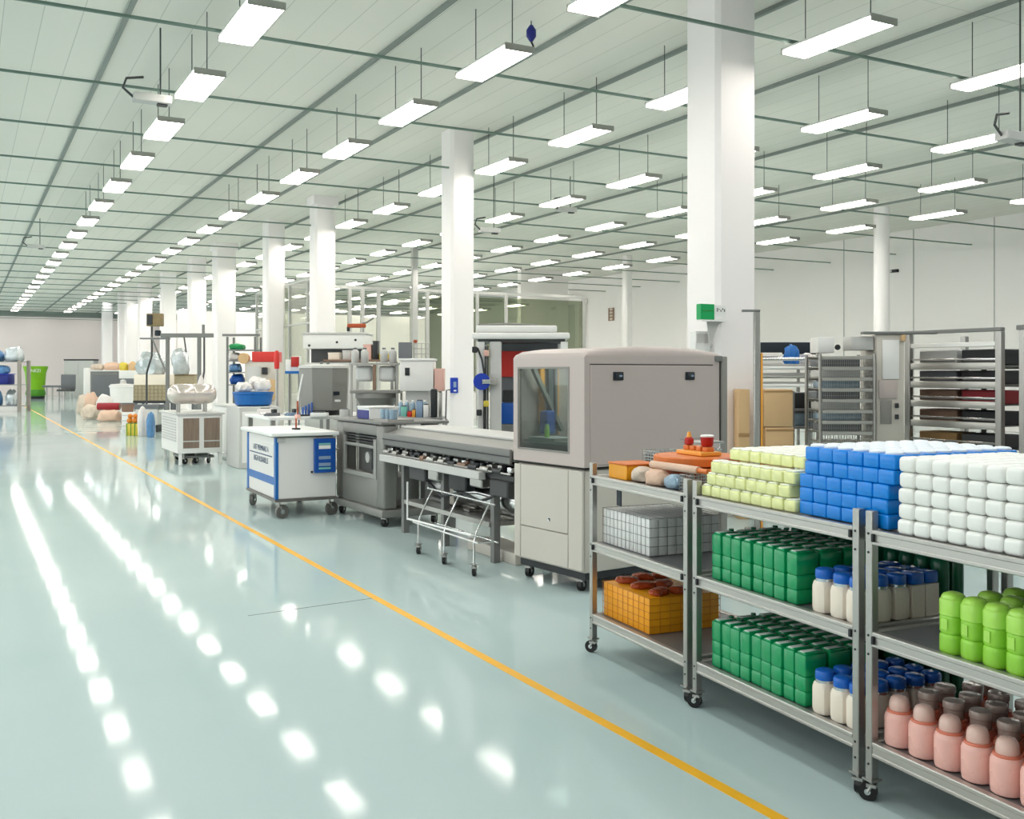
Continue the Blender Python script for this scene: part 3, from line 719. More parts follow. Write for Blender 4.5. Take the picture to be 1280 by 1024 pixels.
for y0 in (.05, gl - .16): MB().span(.5, .66, y0, y0 + .11, .18, 1.06).build('rear_post', 'mid_grey', GF)
MB().span(-.03, .70, -.03, gl, .10, .18, .015, 2).build('base_plinth', 'machine_grey', GF)
w = MB()
w.tube([(.0, gl - .1, .72), (-.03, gl - .04, .74), (-.03, gl + .0, .70)], .012, 8); w.build('side_handle', 'steel', GF)
for x, y_ in ((.03, .05), (.03, gl - .1), (.6, .05), (.6, gl - .1)): caster(GF, x, y_, .05, .105, 'dark_rubber', .04, .7)
t = thing('blue_fronted_box', 'small white box with blue front standing on the grey machine frame', 'box', (3.86, 10.45, 1.091), math.radians(2))
MB().span(0, .34, -.13, .21, 0, .12, .006, 1).build('box_body', 'white_plastic', t); MB().span(-.006, 0, -.12, .20, .005, .10).build('blue_front', 'navy', t); MB().span(-.006, .345, -.135, .215, .121, .14, .004, 1).build('lid', 'white_plastic', t)
t = thing('glass_beaker_tray', 'tray of clear beakers beside the blue-fronted box', 'tray', (3.86, 9.78, 1.091), 0)
MB().span(0, .3, 0, .42, 0, .02).build('tray', 'steel', t)
for i in range(3):
    MB().lathe([(.04, 0), (.045, .1)], 18, (.1, .08 + .13 * i, .021)).build('beaker', 'clear_blue', t)
CV = thing('conveyor', 'long grey conveyor bed running into the enclosed machine', 'conveyor', (3.84, 6.98, 0), math.radians(1.5))
n0, n1 = .10, 2.70
MB().prism([(.03, .97), (.05, .88), (.70, .88), (.70, 1.03), (.20, 1.03)], 'y', n0, n1).build('bed_cover', 'machine_grey', CV)
MB().span(0, .029, n0, n1, .865, .985, .008, 2).build('fascia', 'mid_grey', CV)
MB().span(-.008, -.0005, n0, n1, .92, .93).build('fascia_groove', 'charcoal', CV)
MB().span(.03, .5, n0, n1, .853, .862).build('cable_tray', 'charcoal', CV)
MB().span(.2, .68, n0, n1, 1.031, 1.05, .004, 1).build('belt', 'pale_grey', CV)
MB().span(.0, .02, n0, n1, .775, .79, .004, 1).build('side_rail', 'steel', CV)
w = MB()
for i in range(22): w.cyl((.1, n0 + .08 + i * .12, .82), (.6, n0 + .08 + i * .12, .82), .028, n=12)
w.build('rollers', 'steel', CV)
MB().span(-.04, .03, .55, n1, .70, .77, .006, 1).build('lower_beam', 'pale_grey', CV)
rq = random.Random(11)
for i in range(16):
    y_ = n0 + .06 + i * .16; MB().box((.06, y_, .815), (.06, rq.uniform(.04, .1), rq.uniform(.03, .06)), .006, 1).cyl((.03, y_, .80), (.09, y_, .80), .016, n=10).build('roller_bracket', rq.choice(['charcoal', 'steel', 'dark_grey', 'chrome']), CV)
for i, (y_, w_, h_, m_) in enumerate(((.35, .3, .14, 'dark_grey'), (.75, .22, .1, 'steel'), (1.1, .34, .16, 'charcoal'), (1.6, .2, .12, 'steel'), (1.95, .36, .15, 'dark_grey'))):
    MB().box((.085, y_, .715 - h_ / 2), (.1, w_, h_), .012, 1).build('drive_housing', m_, CV)
MB().tube([(.1, .4, .6), (.06, .7, .5), (.1, 1.1, .53), (.08, 1.5, .46), (.14, 1.9, .55)], .014, 8).build('hose', 'charcoal', CV)
MB().span(.05, .6, n0 + .02, n1, .72, .76).build('drip_pan', 'dark_grey', CV)
rnd = random.Random(5)
for i in range(12):
    y_ = n0 + .15 + i * .21; r_ = rnd.uniform(.03, .06)
    MB().cyl((.02, y_, .79), (.02, y_ + rnd.uniform(.08, .16), .79), r_ * .5, n=12).box((.06, y_ + .05, .81), (.06, .07, .04), .006, 1).build('drive_unit', rnd.choice(['charcoal', 'steel', 'mid_grey', 'brown']), CV)
for y_ in (.5, 1.45, 2.35):
    for x in (.08, .6): MB().span(x, x + .06, y_, y_ + .06, 0.0, .72).build('leg', 'mid_grey', CV)
MB().span(.06, .66, .55, 2.3, .30, .34).build('under_shelf', 'steel', CV)
t = thing('steel_pump', 'polished steel pump motor under the conveyor', 'pump', (4.16, 8.93, .345), 0)
MB().cyl((0, -.1, .14), (0, .22, .14), .13, n=28).cyl((0, .22, .14), (0, .3, .14), .07, n=20).build('pump_housing', 'chrome', t); MB().box((0, .05, .015), (.2, .3, .03)).build('base', 'mid_grey', t); MB().box((.05, .02, .29), (.12, .16, .05), .01, 2).build('terminal_box', 'steel', t)
t = thing('control_block', 'beige control block hanging under the conveyor end', 'control box', (4.13, 8.64, .345), 0)
MB().box((0, 0, .11), (.2, .22, .2), .02, 2).build('block_body', 'greige_low', t); MB().box((0, 0, .222), (.14, .16, .02), .004, 1).build('lid', 'chrome', t)
# steel trolley under the conveyor
TR = thing('tube_trolley', 'low trolley of bent steel tube on black casters under the conveyor', 'trolley', (3.50, 7.02, 0), 0)
w = MB()
for y_ in (.06, .62, 1.16): MB().tube([(.02, y_, .085), (.02, y_, .26), (.04, y_, .34), (.17, y_ + .03, .56)], .008, 8).tube([(.02, y_, .26), (.2, y_, .26)], .007, 8).build('tube_upright', 'chrome', TR)
MB().tube([(.02, -.0, .27), (.02, 1.28, .27)], .007, 8).tube([(.0, 1.34, .29), (-.03, .0, .335)], .009, 8).build('long_bar', 'white_plastic', TR)
MB().tube([(.17, 0, .56), (.17, 1.3, .56)], .008, 8).tube([(.2, 0, .26), (.2, 1.2, .26)], .008, 8).build('top_bar', 'chrome', TR)
MB().tube([(0.0, 1.36, .28), (0.0, 1.36, .62)], .009, 8).build('end_upright', 'white_plastic', TR)
for y_ in (.06, .62, 1.16): caster(TR, .02, y_, .04, .095, ang=.9)
t = thing('steel_hopper', 'large rounded stainless hopper lying on the conveyor under-shelf', 'hopper', (4.14, 7.15, .345), 0)
MB().cyl((0, .05, .17), (0, 1.3, .17), .155, n=32).build('hopper_drum', 'chrome', t)
for e in (.3, 1.05): MB().box((0, e, .008), (.28, .1, .016)).build('cradle', 'steel', t)
tag(MB().box((0, 0, .05), (.3, .9, .1), .01, 2).build('steel_base_box', 'greige_low', loc=(4.16, 7.75, 0)), 'low beige box on the floor under the conveyor', 'box')
t = tag(MB().blob((0, 0, 0), (.25, .32, .08), 3, .15, 3).build('white_bag', 'bag_white', loc=(4.2, 7.25, 1.053)), 'small white bag lying on the conveyor beside the enclosed machine', 'bag')

# ------------------------------------------------------------------ sign and boxes on the near column
cx0 = 7.62 - .29; cy0 = 8.98 - .29
t = thing('exit_sign_box', 'green lit sign with white box on a bracket fixed to the near column', 'sign', (cx0 - .30, cy0 - .02, 2.18), 0)
MB().span(0, .19, -.06, .02, 0, .17, .004, 1).build('green_panel', 'sign_green', t); MB().span(.192, .36, -.055, .015, 0, .165, .004, 1).build('white_case', 'white_plastic', t)
w = MB()
for i in range(5): w.span(.225 + .025 * i, .24 + .025 * i, -.058, -.054, .09 + .02 * (i % 2), .13 - .01 * (i % 3))
w.build('case_marks', 'mid_grey', t)
MB().span(.02, .17, -.063, -.059, .095, .1).build('panel_line', 'bin_dark', t)
MB().span(-.0, .36, -.08, .015, -.02, -.002).build('bracket_shelf', 'white_plastic', t)
MB().prism([(.14, -.02), (.36, -.02), (.30, -.05), (.18, -.30)], 'y', .005, .017).build('bracket_gusset', 'pale_grey', t)
t = thing('white_wall_unit', 'white switch unit under the green sign on the near column', 'wall unit', (cx0 - .26, cy0 + .06, 1.78), 0)
MB().span(0, .20, 0, .1, 0, .28, .006, 1).build('unit_body', 'white_plastic', t); MB().span(.01, .19, -.006, 0, .15, .25).build('unit_door', 'pale_grey', t)
MB().span(.2, .262, .03, .09, .1, .14).build('wall_arm', 'pale_grey', t)
# blue switch on the second column
c2y = at_x(572, 7.74); d2 = (7.74 * SA + c2y * CA)
t = thing('blue_switch', 'royal blue switch box fixed to the white column', 'switch', (7.53, c2y - .231, zz(491, d2)), 0)
MB().span(-.05, .09, -.05, 0, 0, .27, .008, 1).build('switch_case', 'royal', t); MB().span(-.005, .05, -.054, -.05, .1, .2).build('switch_mark', 'blue_grey', t); MB().span(.0, .05, -.054, -.05, .03, .055).build('white_label', 'white_plastic', t)
MB().tube([(-.05, -.03, .06), (-.13, -.03, .05), (-.14, -.03, -.3), (-.16, -.03, -.9)], .012, 6).build('cable', 'dark_grey', t)

# ------------------------------------------------------------------ rooms and glass partition behind
GY = 31.5; GX0, GX1 = 8.3, 20.2; GH = 4.35
gx = [GX0] + [GY * at(px, 1)[0] / at(px, 1)[1] for px in (437, 453, 473, 515, 534, 596, 632)] + [GX1]
for i in range(len(gx) - 1):
    struct('window_%d' % (i + 1), MB().span(gx[i] + .06, gx[i + 1] - .06, GY - .01, GY + .01, .95, GH - .1), 'partition_green' if i >= 5 else 'partition_glass')
for i, x in enumerate(gx): struct('trim_%d' % (i + 8), MB().span(x - .055, x + .055, GY - .06, GY + .06, 0, GH), 'seam_grey')
struct('trim_20', MB().span(GX0, GX1, GY - .05, GY + .05, GH + .001, GH + .1), 'pale_grey')
struct('wall_partition', MB().span(GX0, GX1, GY - .04, GY + .04, .0, .9), 'wall_paint')
struct('wall_cleanroom', MB().span(GX0, GX1, 46.0, 46.2, 0, GH), 'wall_paint')
x = GY * at(515, 1)[0] / at(515, 1)[1]; struct('trim_21', MB().span(x - .09, x + .09, GY - .3, GY - .12, 0, H), 'seam_grey')
# glass side screens between the columns
SX = 8.05; sy = [24.4, 26.1, 27.8, 29.2, 30.3, 31.4]
for i in range(5): struct('window_%d' % (i + 12), MB().span(SX - .01, SX + .01, sy[i] + .05, sy[i + 1] - .05, .5, 4.0), 'partition_glass')
for i, y in enumerate(sy): struct('trim_%d' % (i + 24), MB().span(SX - .04, SX + .04, y - .04, y + .04, 0, 4.05), 'seam_grey')
struct('trim_30', MB().span(SX - .03, SX + .03, sy[0], sy[-1], 4.051, 4.1), 'pale_grey'); struct('trim_31', MB().span(SX - .06, SX - .011, sy[0] + .05, sy[-1] - .05, 2.9, 2.94), 'pale_grey')
LC = Proto(light_proto(False)); LC.o['group'] = 'strip lights inside the glass room'
for k, (X, nm) in enumerate(((13.4, 'nearest row'), (16.1, 'middle row'), (18.3, 'farthest row'))):
    for j in range(4):
        LC.put((X, 33.2 + j * 3.1, 4.1), 0, 'strip light inside the glass room, %s, %s from the glass' % (nm, ORD[j]))
# loading door on the right wall
y0, y1 = at_x(727, XR), at_x(702, XR)
dr = MB().span(XR - .06, XR - .002, y0, y1, 0, 4.75); o = struct('door_1', dr, 'pale_grey')
MB().span(XR - .35, XR - .002, y0 - .35, y0, 0, 4.9).build('door_frame', 'wall_paint', o); MB().span(XR - .4, XR - .002, y0 - .5, y1 + .1, 4.76, 5.0).build('door_head', 'wall_paint', o)
# white room block beside the glass
struct('wall_room', MB().span(20.3, 22.6, 36.45, 36.75, 0, H), 'wall_paint')
p = at(764, 33.0); t = thing('notice_sign', 'narrow brown notice with pale characters on the white wall', 'notice', (XR - .01, at_x(764.5, XR), 0), 0)
d_ = XR * SA + at_x(764.5, XR) * CA
z0, z1 = zz(401, d_), zz(385, d_)
MB().span(-.02, 0, -.22, .22, z0, z1).build('notice_panel', 'brown', t); w = MB()
for i in range(4):
    zc = z0 + (z1 - z0) * (i + .5) / 4; w.span(-.026, -.02, -.12, .1, zc - .02, zc + .03).span(-.026, -.02, -.03, .03, zc - .05, zc + .06)
w.build('notice_characters', 'cream', t)
yq = at_x(1119, XR); t = thing('wall_lamp', 'small dark emergency lamp on the right-hand white wall', 'lamp', (XR - .08, yq, zz(343, XR * SA + yq * CA)), 0)
MB().box((.03, 0, .1), (.09, .3, .09), .01, 1).build('lamp_case', 'charcoal', t); MB().box((-.02, .1, .1), (.012, .1, .07)).build('lamp_lens', 'pale_grey', t)
# ceiling boxes and hooks
def junction(px, py, d, lab):
    x, y_ = at(px, d); z = zz(py, d)
    t = thing('ceiling_junction_box', lab, 'junction box', (x, y_, z), 0)
    MB().box((0, 0, 0), (.45, .18, .1), .01, 1).build('box_case', 'pale_grey', t); MB().tube([(-.22, 0, 0), (-.34, 0, .1), (-.3, 0, .22), (-.1, 0, .26)], .016, 6).build('conduit', 'dark_grey', t)
    MB().cyl((.1, 0, .05), (.1, 0, H - z), .01, n=6).build('hanging_rod', 'rod', t)
    MB().box((.12, 0, -.06), (.12, .08, .03)).build('gland', 'dark_grey', t)
junction(190, 124, 12.5, 'grey junction box with conduit beside the lights above the yellow line')
junction(45, 308, 28, 'grey conduit box near the far end of the ceiling, by the aisle')
junction(612, 288, 21, 'grey conduit box with bent pipe beside the white column top')
junction(708, 262, 22, 'grey conduit box among the lights over the machines')
junction(1268, 172, 11.2, 'grey sensor box hanging near the right-hand lights')
x, y_ = at(664, 12.3); t = thing('hanging_hook', 'dark blue hoist hook hanging from a ceiling cable', 'hook', (x, y_, zz(52, 12.3)), 0)
MB().lathe([(.02, 0), (.06, .06), (.06, .14), (.02, .2)], 14).build('hook_block', 'navy', t); MB().cyl((0, 0, .2), (0, 0, H - zz(52, 12.3)), .007, n=6).build('cable', 'rod', t); MB().tube([(0, 0, 0), (.03, 0, -.05), (.02, 0, -.1), (-.03, 0, -.1)], .012, 6).build('hook', 'charcoal', t)
# ------------------------------------------------------------------ background equipment
IA = -AL                                                    # faces square to the sight line of the hall photo
def W_(px0, px1, d): return (px1 - px0) * d / F
def base(px, d): x, y = at(px, d); return (x, y, 0)
def bx(m, w, d, z0, z1, bev=.008, cx=0, cy=0): return m.box((cx, cy + d / 2, (z0 + z1) / 2), (w, d, z1 - z0), bev, 2)
def bag(px0, px1, py0, py1, d, mat, lab, seed, dep=None, group=None, name='plastic_bag', cat='bag', amp=.22, z0=None):
    w = W_(px0, px1, d); zb = max(.001, zz(py1, d)) if z0 is None else z0; h = zz(py0, d) - zb
    x, y = at((px0 + px1) / 2, d)
    return tag(MB().blob((0, 0, 0), (w, dep or w * .8, h), seed, amp, 3).build(name, mat, loc=(x, y, zb), rz=IA), lab, cat, group)
def rack(name, lab, px0, px1, d, dep, top, shelves, mat='steel', pr=.03, rz=IA, deck='deck', cat='rack'):
    w = W_(px0, px1, d); x, y = at((px0 + px1) / 2, d)
    t = thing(name, lab, cat, (x, y, 0), rz)
    for sx in (-1, 1):
        for yy in (0, dep): MB().box((sx * (w / 2 - pr / 2), yy, top / 2), (pr, pr, top), .004, 1).build('post', mat, t)
    for z in shelves: MB().box((0, dep / 2, z - .015), (w - 2 * pr - .002, dep - .002, .03), .004, 1).build('shelf', deck, t)
    return t, w
# --- far end of the aisle
t, w_ = rack('goods_rack', 'grey goods rack of blue wrapped packs at the aisle edge', -30, 26, 41, .8, 2.1, (.25, 1.12, 2.06), 'post_taupe', .12)
for i, (a, b, y0, y1, m_, lab) in enumerate(((-22, 5, 437, 452, 'bag_blue', 'dark blue wrapped pack on top of the goods rack'), (7, 29, 433, 452, 'bag_silver', 'silvery blue wrapped pack on top of the goods rack, aisle side'),
        (-20, 12, 456, 466, 'bag_blue', 'long blue pack above the dark blue tub in the goods rack'), (-13, 3, 487, 507, 'bag_blue', 'blue pack on the lowest shelf of the goods rack'), (8, 22, 487, 506, 'bag_silver', 'silver and blue pack on the lowest shelf of the goods rack'))):
    d_ = 41.4 if i < 3 else 41.6; z0 = {0: 2.061, 1: 2.061, 2: 1.561, 3: .251, 4: .251}[i]
    bag(a, b, y0, y1, d_, m_, lab, 11 + i, .6 if i < 3 else .42, 'wrapped packs on the goods rack', 'wrapped_pack', 'pack', .14, z0)
x, y = at(-5, 41.1); t = thing('blue_tub', 'dark blue tub on the middle shelf of the goods rack', 'tub', (x, y, 1.121), IA); bx(MB(), .95, .6, 0, .40, .03).build('tub_body', 'navy', t); bx(MB(), 1.0, .64, .401, .44, .01, 0, -.02).build('tub_rim', 'royal', t)
x, y = at(44.5, 62); t = thing('green_bin', 'tall lime green tapered bin with white lettering near the back wall', 'bin', (x, y, 0), -.05)
MB().lathe([(.5, 0), (.52, .05), (.52, .16)], 32).build('base', 'charcoal', t)
MB().lathe([(.52, .162), (.58, .3), (.52, .56)], 32).build('lower_band', 'bin_dark', t)
MB().lathe([(.52, .562), (.60, 1.6), (.70, 1.9), (.71, 2.0), (.66, 2.0), (.62, 1.85)], 32).build('bin_body', 'bin_green', t)
text('lettering', 'NEZI', .26, 'white_plastic', t, (0, -.68, 1.72), (PI / 2, 0, 0), .02)
x, y = at(67, 60); t = thing('low_bench', 'low grey bench with metal legs beside the green bin', 'bench', (x, y, 0), IA)
bx(MB(), 1.35, .6, .72, .84).build('bench_top', 'slate', t)
for e in (-.55, -.2, .2, .55): MB().cyl((e, .3, 0), (e, .3, .719), .05, n=8).build('leg', 'steel', t)
x, y = at(84.5, 57.5); t = thing('grey_chair', 'dark grey chair with a high rounded back near the back wall', 'chair', (x, y, 0), IA)
MB().box((0, .1, 1.08), (.84, .1, .86), .14, 4).build('backrest', 'slate', t); MB().box((0, -.22, .6), (.84, .6, .12), .05, 3).build('seat', 'dark_grey', t)
for ex in (-.34, .34):
    for ey in (-.4, .05): MB().cyl((ex, ey, 0), (ex, ey, .55), .03, n=8).build('leg', 'chrome', t)
x, y = at(98.5, 63); t = thing('grey_locker', 'pale grey locker with dark top against the back wall', 'locker', (x, y, 0), IA)
bx(MB(), 1.85, .7, 0, 2.36).build('locker_body', 'pale_grey', t); bx(MB(), 1.9, .74, 2.361, 2.45).build('top', 'charcoal', t)
for e in (-.47, .47): bx(MB(), .88, .02, .15, 2.3, .004, e, -.021).build('door', 'pale_grey', t)
x, y = at(109, 50); tag(MB().lathe([(.16, 0), (.17, .05), (.17, 1.75), (.15, 1.84)], 20).build('paper_roll', 'white_matte', loc=(x, y, 0)), 'upright white paper roll in front of the pale grey locker', 'roll')
x, y = at(131.5, 46); t = thing('grey_screen_box', 'large slate grey panelled box behind the tan bundles', 'box', (x, y, 0), IA)
bx(MB(), 1.36, .9, .3, 1.66).build('box_body', 'mid_grey', t); bx(MB(), 1.2, .02, .5, 1.5, .004, 0, -.021).build('side_panel', 'slate', t); bx(MB(), 1.5, 1.0, 1.661, 1.72, .01, 0, -.05).build('top', 'white_matte', t)
for e in (-.6, .6): bx(MB(), .1, .8, 0, .3, .004, e, .05).build('leg', 'mid_grey', t)
for i, (a, b, y0, y1, m_, lab) in enumerate(((115, 130, 455, 462, 'tan_heap', 'pinkish bundle on the slate grey box, wall side'), (131, 149, 453, 462, 'beige_cloth', 'beige bundle on the slate grey box, column side'))):
    bag(a, b, y0, y1, 46.3, m_, lab, 31 + i, .5, None, 'cloth_bundle', 'bundle', .2, 1.721)
x, y = at(160, 44); t = thing('wrapped_block', 'white block with dark grey band standing beside the slate grey box', 'block', (x, y, 0), IA)
bx(MB(), .8, .8, 0, 1.05).build('lower_block', 'white_matte', t); bx(MB(), .78, .78, 1.051, 1.35, .01, 0, .01).build('dark_band', 'slate', t); bx(MB(), .8, .8, 1.351, 1.7).build('top_block', 'white_matte', t)
for i, (a, b, y0, y1, m_, lab) in enumerate(((150, 160, 453, 459, 'produce_yellow', 'small yellowish bundle on the white block'), (161, 171, 452, 459, 'cardboard', 'small tan bundle on the white block'))):
    bag(a, b, y0, y1, 44.3, m_, lab, 35 + i, .4, None, 'cloth_bundle', 'bundle', .2, 1.701)
hp = [(97, 112, 494, 513, 39.5, 'tan_heap', 'farthest tan bundle in the heap behind the red roll'), (106, 122, 490, 516, 37.2, 'beige_cloth', 'pinkish bundle in the heap, second behind the red roll'), (104, 124, 506, 523, 34.6, 'tan_heap', 'tan bundle in front of the heap, aisle side of the red roll'),
      (122, 140, 494, 514, 36.3, 'bag_white', 'whitish bundle right behind the red roll'), (125, 152, 513, 526, 33.3, 'beige_cloth', 'broad beige bundle lying under the red roll'), (157, 166, 513, 526, 33.4, 'bag_white', 'small pale bundle beside the red roll')]
for i, (a, b, y0, y1, d_, m_, lab) in enumerate(hp): bag(a, b, y0, y1, d_, m_, lab, 50 + i, W_(a, b, d_) * 1.1, None, 'cloth_bundle', 'bundle', .2, .001)
x, y = at(133, 33.5); t = thing('red_roll', 'dark red rolled mat lying on the beige bundle', 'roll', (x, y, .47), IA); MB().cyl((-.36, .2, .0), (.36, .2, .0), .125, n=20).build('roll_body', 'maroon', t)
for e in (-.37, .37): MB().cyl((e - .01, .2, 0), (e + .01, .2, 0), .07, n=14).build('end_core', 'brown', t)
x, y = at(154, 37.5); t = thing('white_tub', 'tall white tub with a lid knob behind the brown bucket', 'tub', (x, y, 0), IA)
MB().lathe([(.36, 0), (.42, .06), (.47, 1.05), (.5, 1.06), (.5, 1.12)], 28).build('tub_body', 'white_plastic', t); MB().lathe([(.48, 1.121), (.44, 1.17), (.12, 1.19), (.1, 1.32), (.05, 1.34)], 24).build('lid', 'pale_grey', t)
x, y = at(166, 28); t = thing('white_crate', 'white crate on the floor under the brown bucket', 'crate', (x, y, 0), IA); bx(MB(), .62, .5, 0, .5).build('crate_body', 'white_matte', t)
w = MB()
for k in range(3): bx(w, .64, .52, .1 + .15 * k, .13 + .15 * k, .004, 0, -.01)
w.build('crate_ribs', 'pale_grey', t)
x, y = at(160, 28.2); t = thing('brown_bucket', 'brown bucket with grey rim on the white crate', 'bucket', (x, y + .05, .501)); MB().lathe([(.15, 0), (.19, .22)], 20).build('bucket_body', 'brown', t); MB().lathe([(.195, .221), (.2, .25), (.17, .25)], 20).build('rim', 'slate', t)
x, y = at(166, 25.6); t = thing('produce_crate', 'low yellow-green crate beside the aisle line', 'crate', (x, y, 0), IA); bx(MB(), .36, .36, 0, .3).build('crate_body', 'produce_yellow', t)
w = MB()
for k in range(4): bx(w, .02, .38, .0, .31, .002, -.15 + .1 * k, -.01)
w.build('crate_slats', 'bin_dark', t)
pr_ = Proto(tag(MB().sphere((0, 0, .062), .062, 14).build('orange_ball', 'produce'), 'x', 'ball', 'orange balls in the low crate'))
for k in range(9):
    lay = 0 if k < 6 else 1
    q = ((k % 3 - 1) * .128, .1 + (k // 3) * .128) if lay == 0 else ((k - 7) * .128, .164)
    c_, s_ = math.cos(IA), math.sin(IA)
    pr_.put((x + c_ * q[0] - s_ * q[1], y + s_ * q[0] + c_ * q[1], .313 + lay * .112), 0, 'orange ball on the low yellow-green crate, %s from the aisle, %s' % (ORD[k % 3], ['front row', 'back row', 'upper row'][k // 3]))
bag(173, 183, 508, 547, 25.3, 'bag_white', 'tall white sack beside the low yellow-green crate', 71, .35, None, 'sack', 'sack', .12, .001)
bag(184, 193, 515, 548, 25.0, 'bag_blue', 'blue-grey sack beside the louvred white cabinet', 72, .3, None, 'sack', 'sack', .12, .001)
x, y = at(187.5, 33); t = thing('pebble_bin', 'big wire bin of pebbly scrap with cream upper board', 'bin', (x, y, 0), IA)
bx(MB(), 1.06, .8, .68, 1.2).build('scrap_fill', 'pebble', t); bx(MB(), 1.06, .8, 1.201, 1.54).build('upper_board', 'cream', t)
w = MB()
for i in range(9): w.box((-.53 + i * .1325, -.008, .93), (.012, .012, .52))
for k in range(5): w.box((0, -.008, .69 + .12 * k), (1.07, .012, .012))
w.build('wire_front', 'olive_box', t)
bx(MB(), 1.1, .84, .6, .68, .004, 0, -.02).build('pallet', 'charcoal', t)
for ex in (-.48, .48):
    for ey in (.05, .7): MB().box((ex, ey, .3), (.07, .07, .6)).build('leg', 'slate', t)
x, y = at(228, 34.8); t = thing('scrap_bin', 'second wire bin of scrap behind the steel gantry', 'bin', (x, y, 0), IA)
bx(MB(), .8, .7, .7, 1.5).build('scrap_fill', 'pebble', t); bx(MB(), .84, .74, 1.501, 1.54, .004, 0, -.02).build('rim', 'olive_box', t)
for ex in (-.34, .34): MB().box((ex, .35, .35), (.08, .6, .7)).build('leg', 'slate', t)
bag(173, 205, 442, 467, 33.4, 'bag_silver', 'silver foil heap on the pebble bin', 81, .7, None, 'foil_heap', 'heap', .3, 1.541)
bag(216, 236, 436, 467, 35.0, 'bag_silver', 'silver foil heap on the second scrap bin', 83, .6, None, 'foil_heap', 'heap', .3, 1.541)
x, y = at(183, 27); t = thing('grey_work_table', 'grey table with blue-black top edge under the pebble bin', 'table', (x, y, 0), IA)
bx(MB(), .66, .5, .62, .74).build('table_top', 'slate', t); bx(MB(), .6, .45, .2, .62, .01).build('table_box', 'pale_grey', t)
for ex in (-.27, .27): MB().box((ex, .22, .1), (.06, .4, .2)).build('leg', 'charcoal', t)
# steel gantry
GPX = (209.5, 249); d_ = 24; w_ = W_(*GPX, d_); x, y = at(sum(GPX) / 2, d_); t = thing('steel_gantry', 'steel gantry frame with two posts and a top beam', 'frame', (x, y, 0), IA); zt = zz(422, d_)
for e in (-1, 1): MB().box((e * w_ / 2, 0, zt / 2), (.08, .08, zt), .01, 1).build('post', 'mid_grey', t)
MB().box((.09, 0, zt + .05), (w_ + .5, .09, .1), .01, 1).build('top_beam', 'mid_grey', t)
MB().tube([(w_ / 2 + .12, 0, zt), (w_ / 2 + .12, 0, zt - .8), (w_ / 2 + .05, .02, zt - 1.2)], .025, 6).tube([(w_ / 2 - .35, -.03, zt), (w_ / 2 - .3, -.03, zt - .35)], .02, 6).build('cable', 'dark_grey', t)
MB().tube([(-w_ / 2 - .05, 0, zt - .8), (-w_ / 2 - .4, 0, zt + .05)], .02, 6).build('brace', 'mid_grey', t)
MB().box((w_ / 2 + .1, 0, zt + .2), (.06, .06, .22), .01, 1).build('stub', 'mid_grey', t)
x, y = at(194, 29.5); t = thing('camera_stand', 'brown instrument box on a tall bent dark stand', 'instrument', (x, y, 0), IA); z0, z1 = zz(408, 29.5), zz(392, 29.5)
MB().box((0, 0, (z0 + z1) / 2), (.46, .2, z1 - z0), .02, 1).build('instrument_box', 'olive_box', t); MB().box((-.12, -.11, (z0 + z1) / 2), (.16, .04, .3), .01, 1).build('lens_plate', 'charcoal', t)
MB().tube([(-.1, 0, z0), (-.1, 0, 2.1), (-.25, 0, 1.6), (-.25, 0, 0)], .03, 8).build('stand_pole', 'dark_grey', t); MB().box((.08, 0, z0 - .2), (.16, .12, .16), .02, 1).build('motor', 'ink_dark', t); MB().box((0, 0, z0 - .36), (.8, .3, .04)).build('cross_plate', 'slate', t)
MB().box((-.25, 0, .02), (.5, .5, .04)).build('foot_plate', 'slate', t)
# white louvred cabinet with pearl tank
x, y = at(222, 17.35); t = thing('louvred_cabinet', 'white cabinet with two brown glass doors under the pearl tank', 'cabinet', (x, y, 0), 0); cw_, cl_ = .76, 1.6; zt = .9
MB().span(0, cw_, 0, cl_, .2, zt - .03, .006, 1).build('cabinet_body', 'white_matte', t); MB().span(-.04, cw_ + .03, -.04, cl_ + .04, zt - .03, zt, .004, 1).build('top', 'pale_grey', t)
w = MB()
for k in range(9): w.span(-.012, -.001, .12, cl_ - .1, .40 + .048 * k, .425 + .048 * k)
w.build('side_louvre', 'pale_grey', t)
for x0 in (.09, .44):
    f_ = MB().span(x0 - .02, x0 + .29, -.014, -.001, .26, .84).build('door', 'white_matte', t); MB().span(x0, x0 + .27, -.02, -.0145, .29, .81).build('door_glass', 'brown_glass', f_)
    MB().span(x0, x0 + .27, -.024, -.0205, .40, .42).build('door_rail', 'pale_grey', f_)
for ex in (.03, cw_ - .05):
    for ey in (.03, cl_ - .1): MB().span(ex, ex + .05, ey, ey + .05, 0, .2).build('leg', 'white_matte', t)
for ex, ey in ((.14, .2), (.36, .3), (.56, .22), (.2, 1.2), (.5, 1.2)): caster(t, ex, ey, .055, .199, ang=.4 + ex)
MB().span(.1, cw_ - .1, .2, 1.0, .1, .14).build('under_shelf', 'mid_grey', t)
t2 = thing('pearl_tank', 'pearly double capsule tank on short legs above the white cabinet', 'tank', (x, y, zt + .001), 0)
cap_ = [(.005, -.42), (.09, -.4), (.155, -.34), (.18, -.25), (.18, .0), (.172, .02), (.18, .04), (.18, .27), (.155, .36), (.09, .42), (.005, .44)]
MB().lathe(cap_, 28).build('tank_shell', 'tank_pearl', t2)
o = t2.children[0]; o.rotation_euler = (0, PI / 2, 0); o.location = (.33, .5, .32)
MB().lathe([(.02, 0), (.07, .02), (.03, .16), (.008, .2)], 16, (.52, .62, .46)).build('filler_cone', 'bag_white', t2)
for ex in (.1, .56):
    for ey in (.4, .6): MB().cyl((ex, ey, .0), (ex, ey, .17), .02, n=8).build('leg', 'steel', t2)
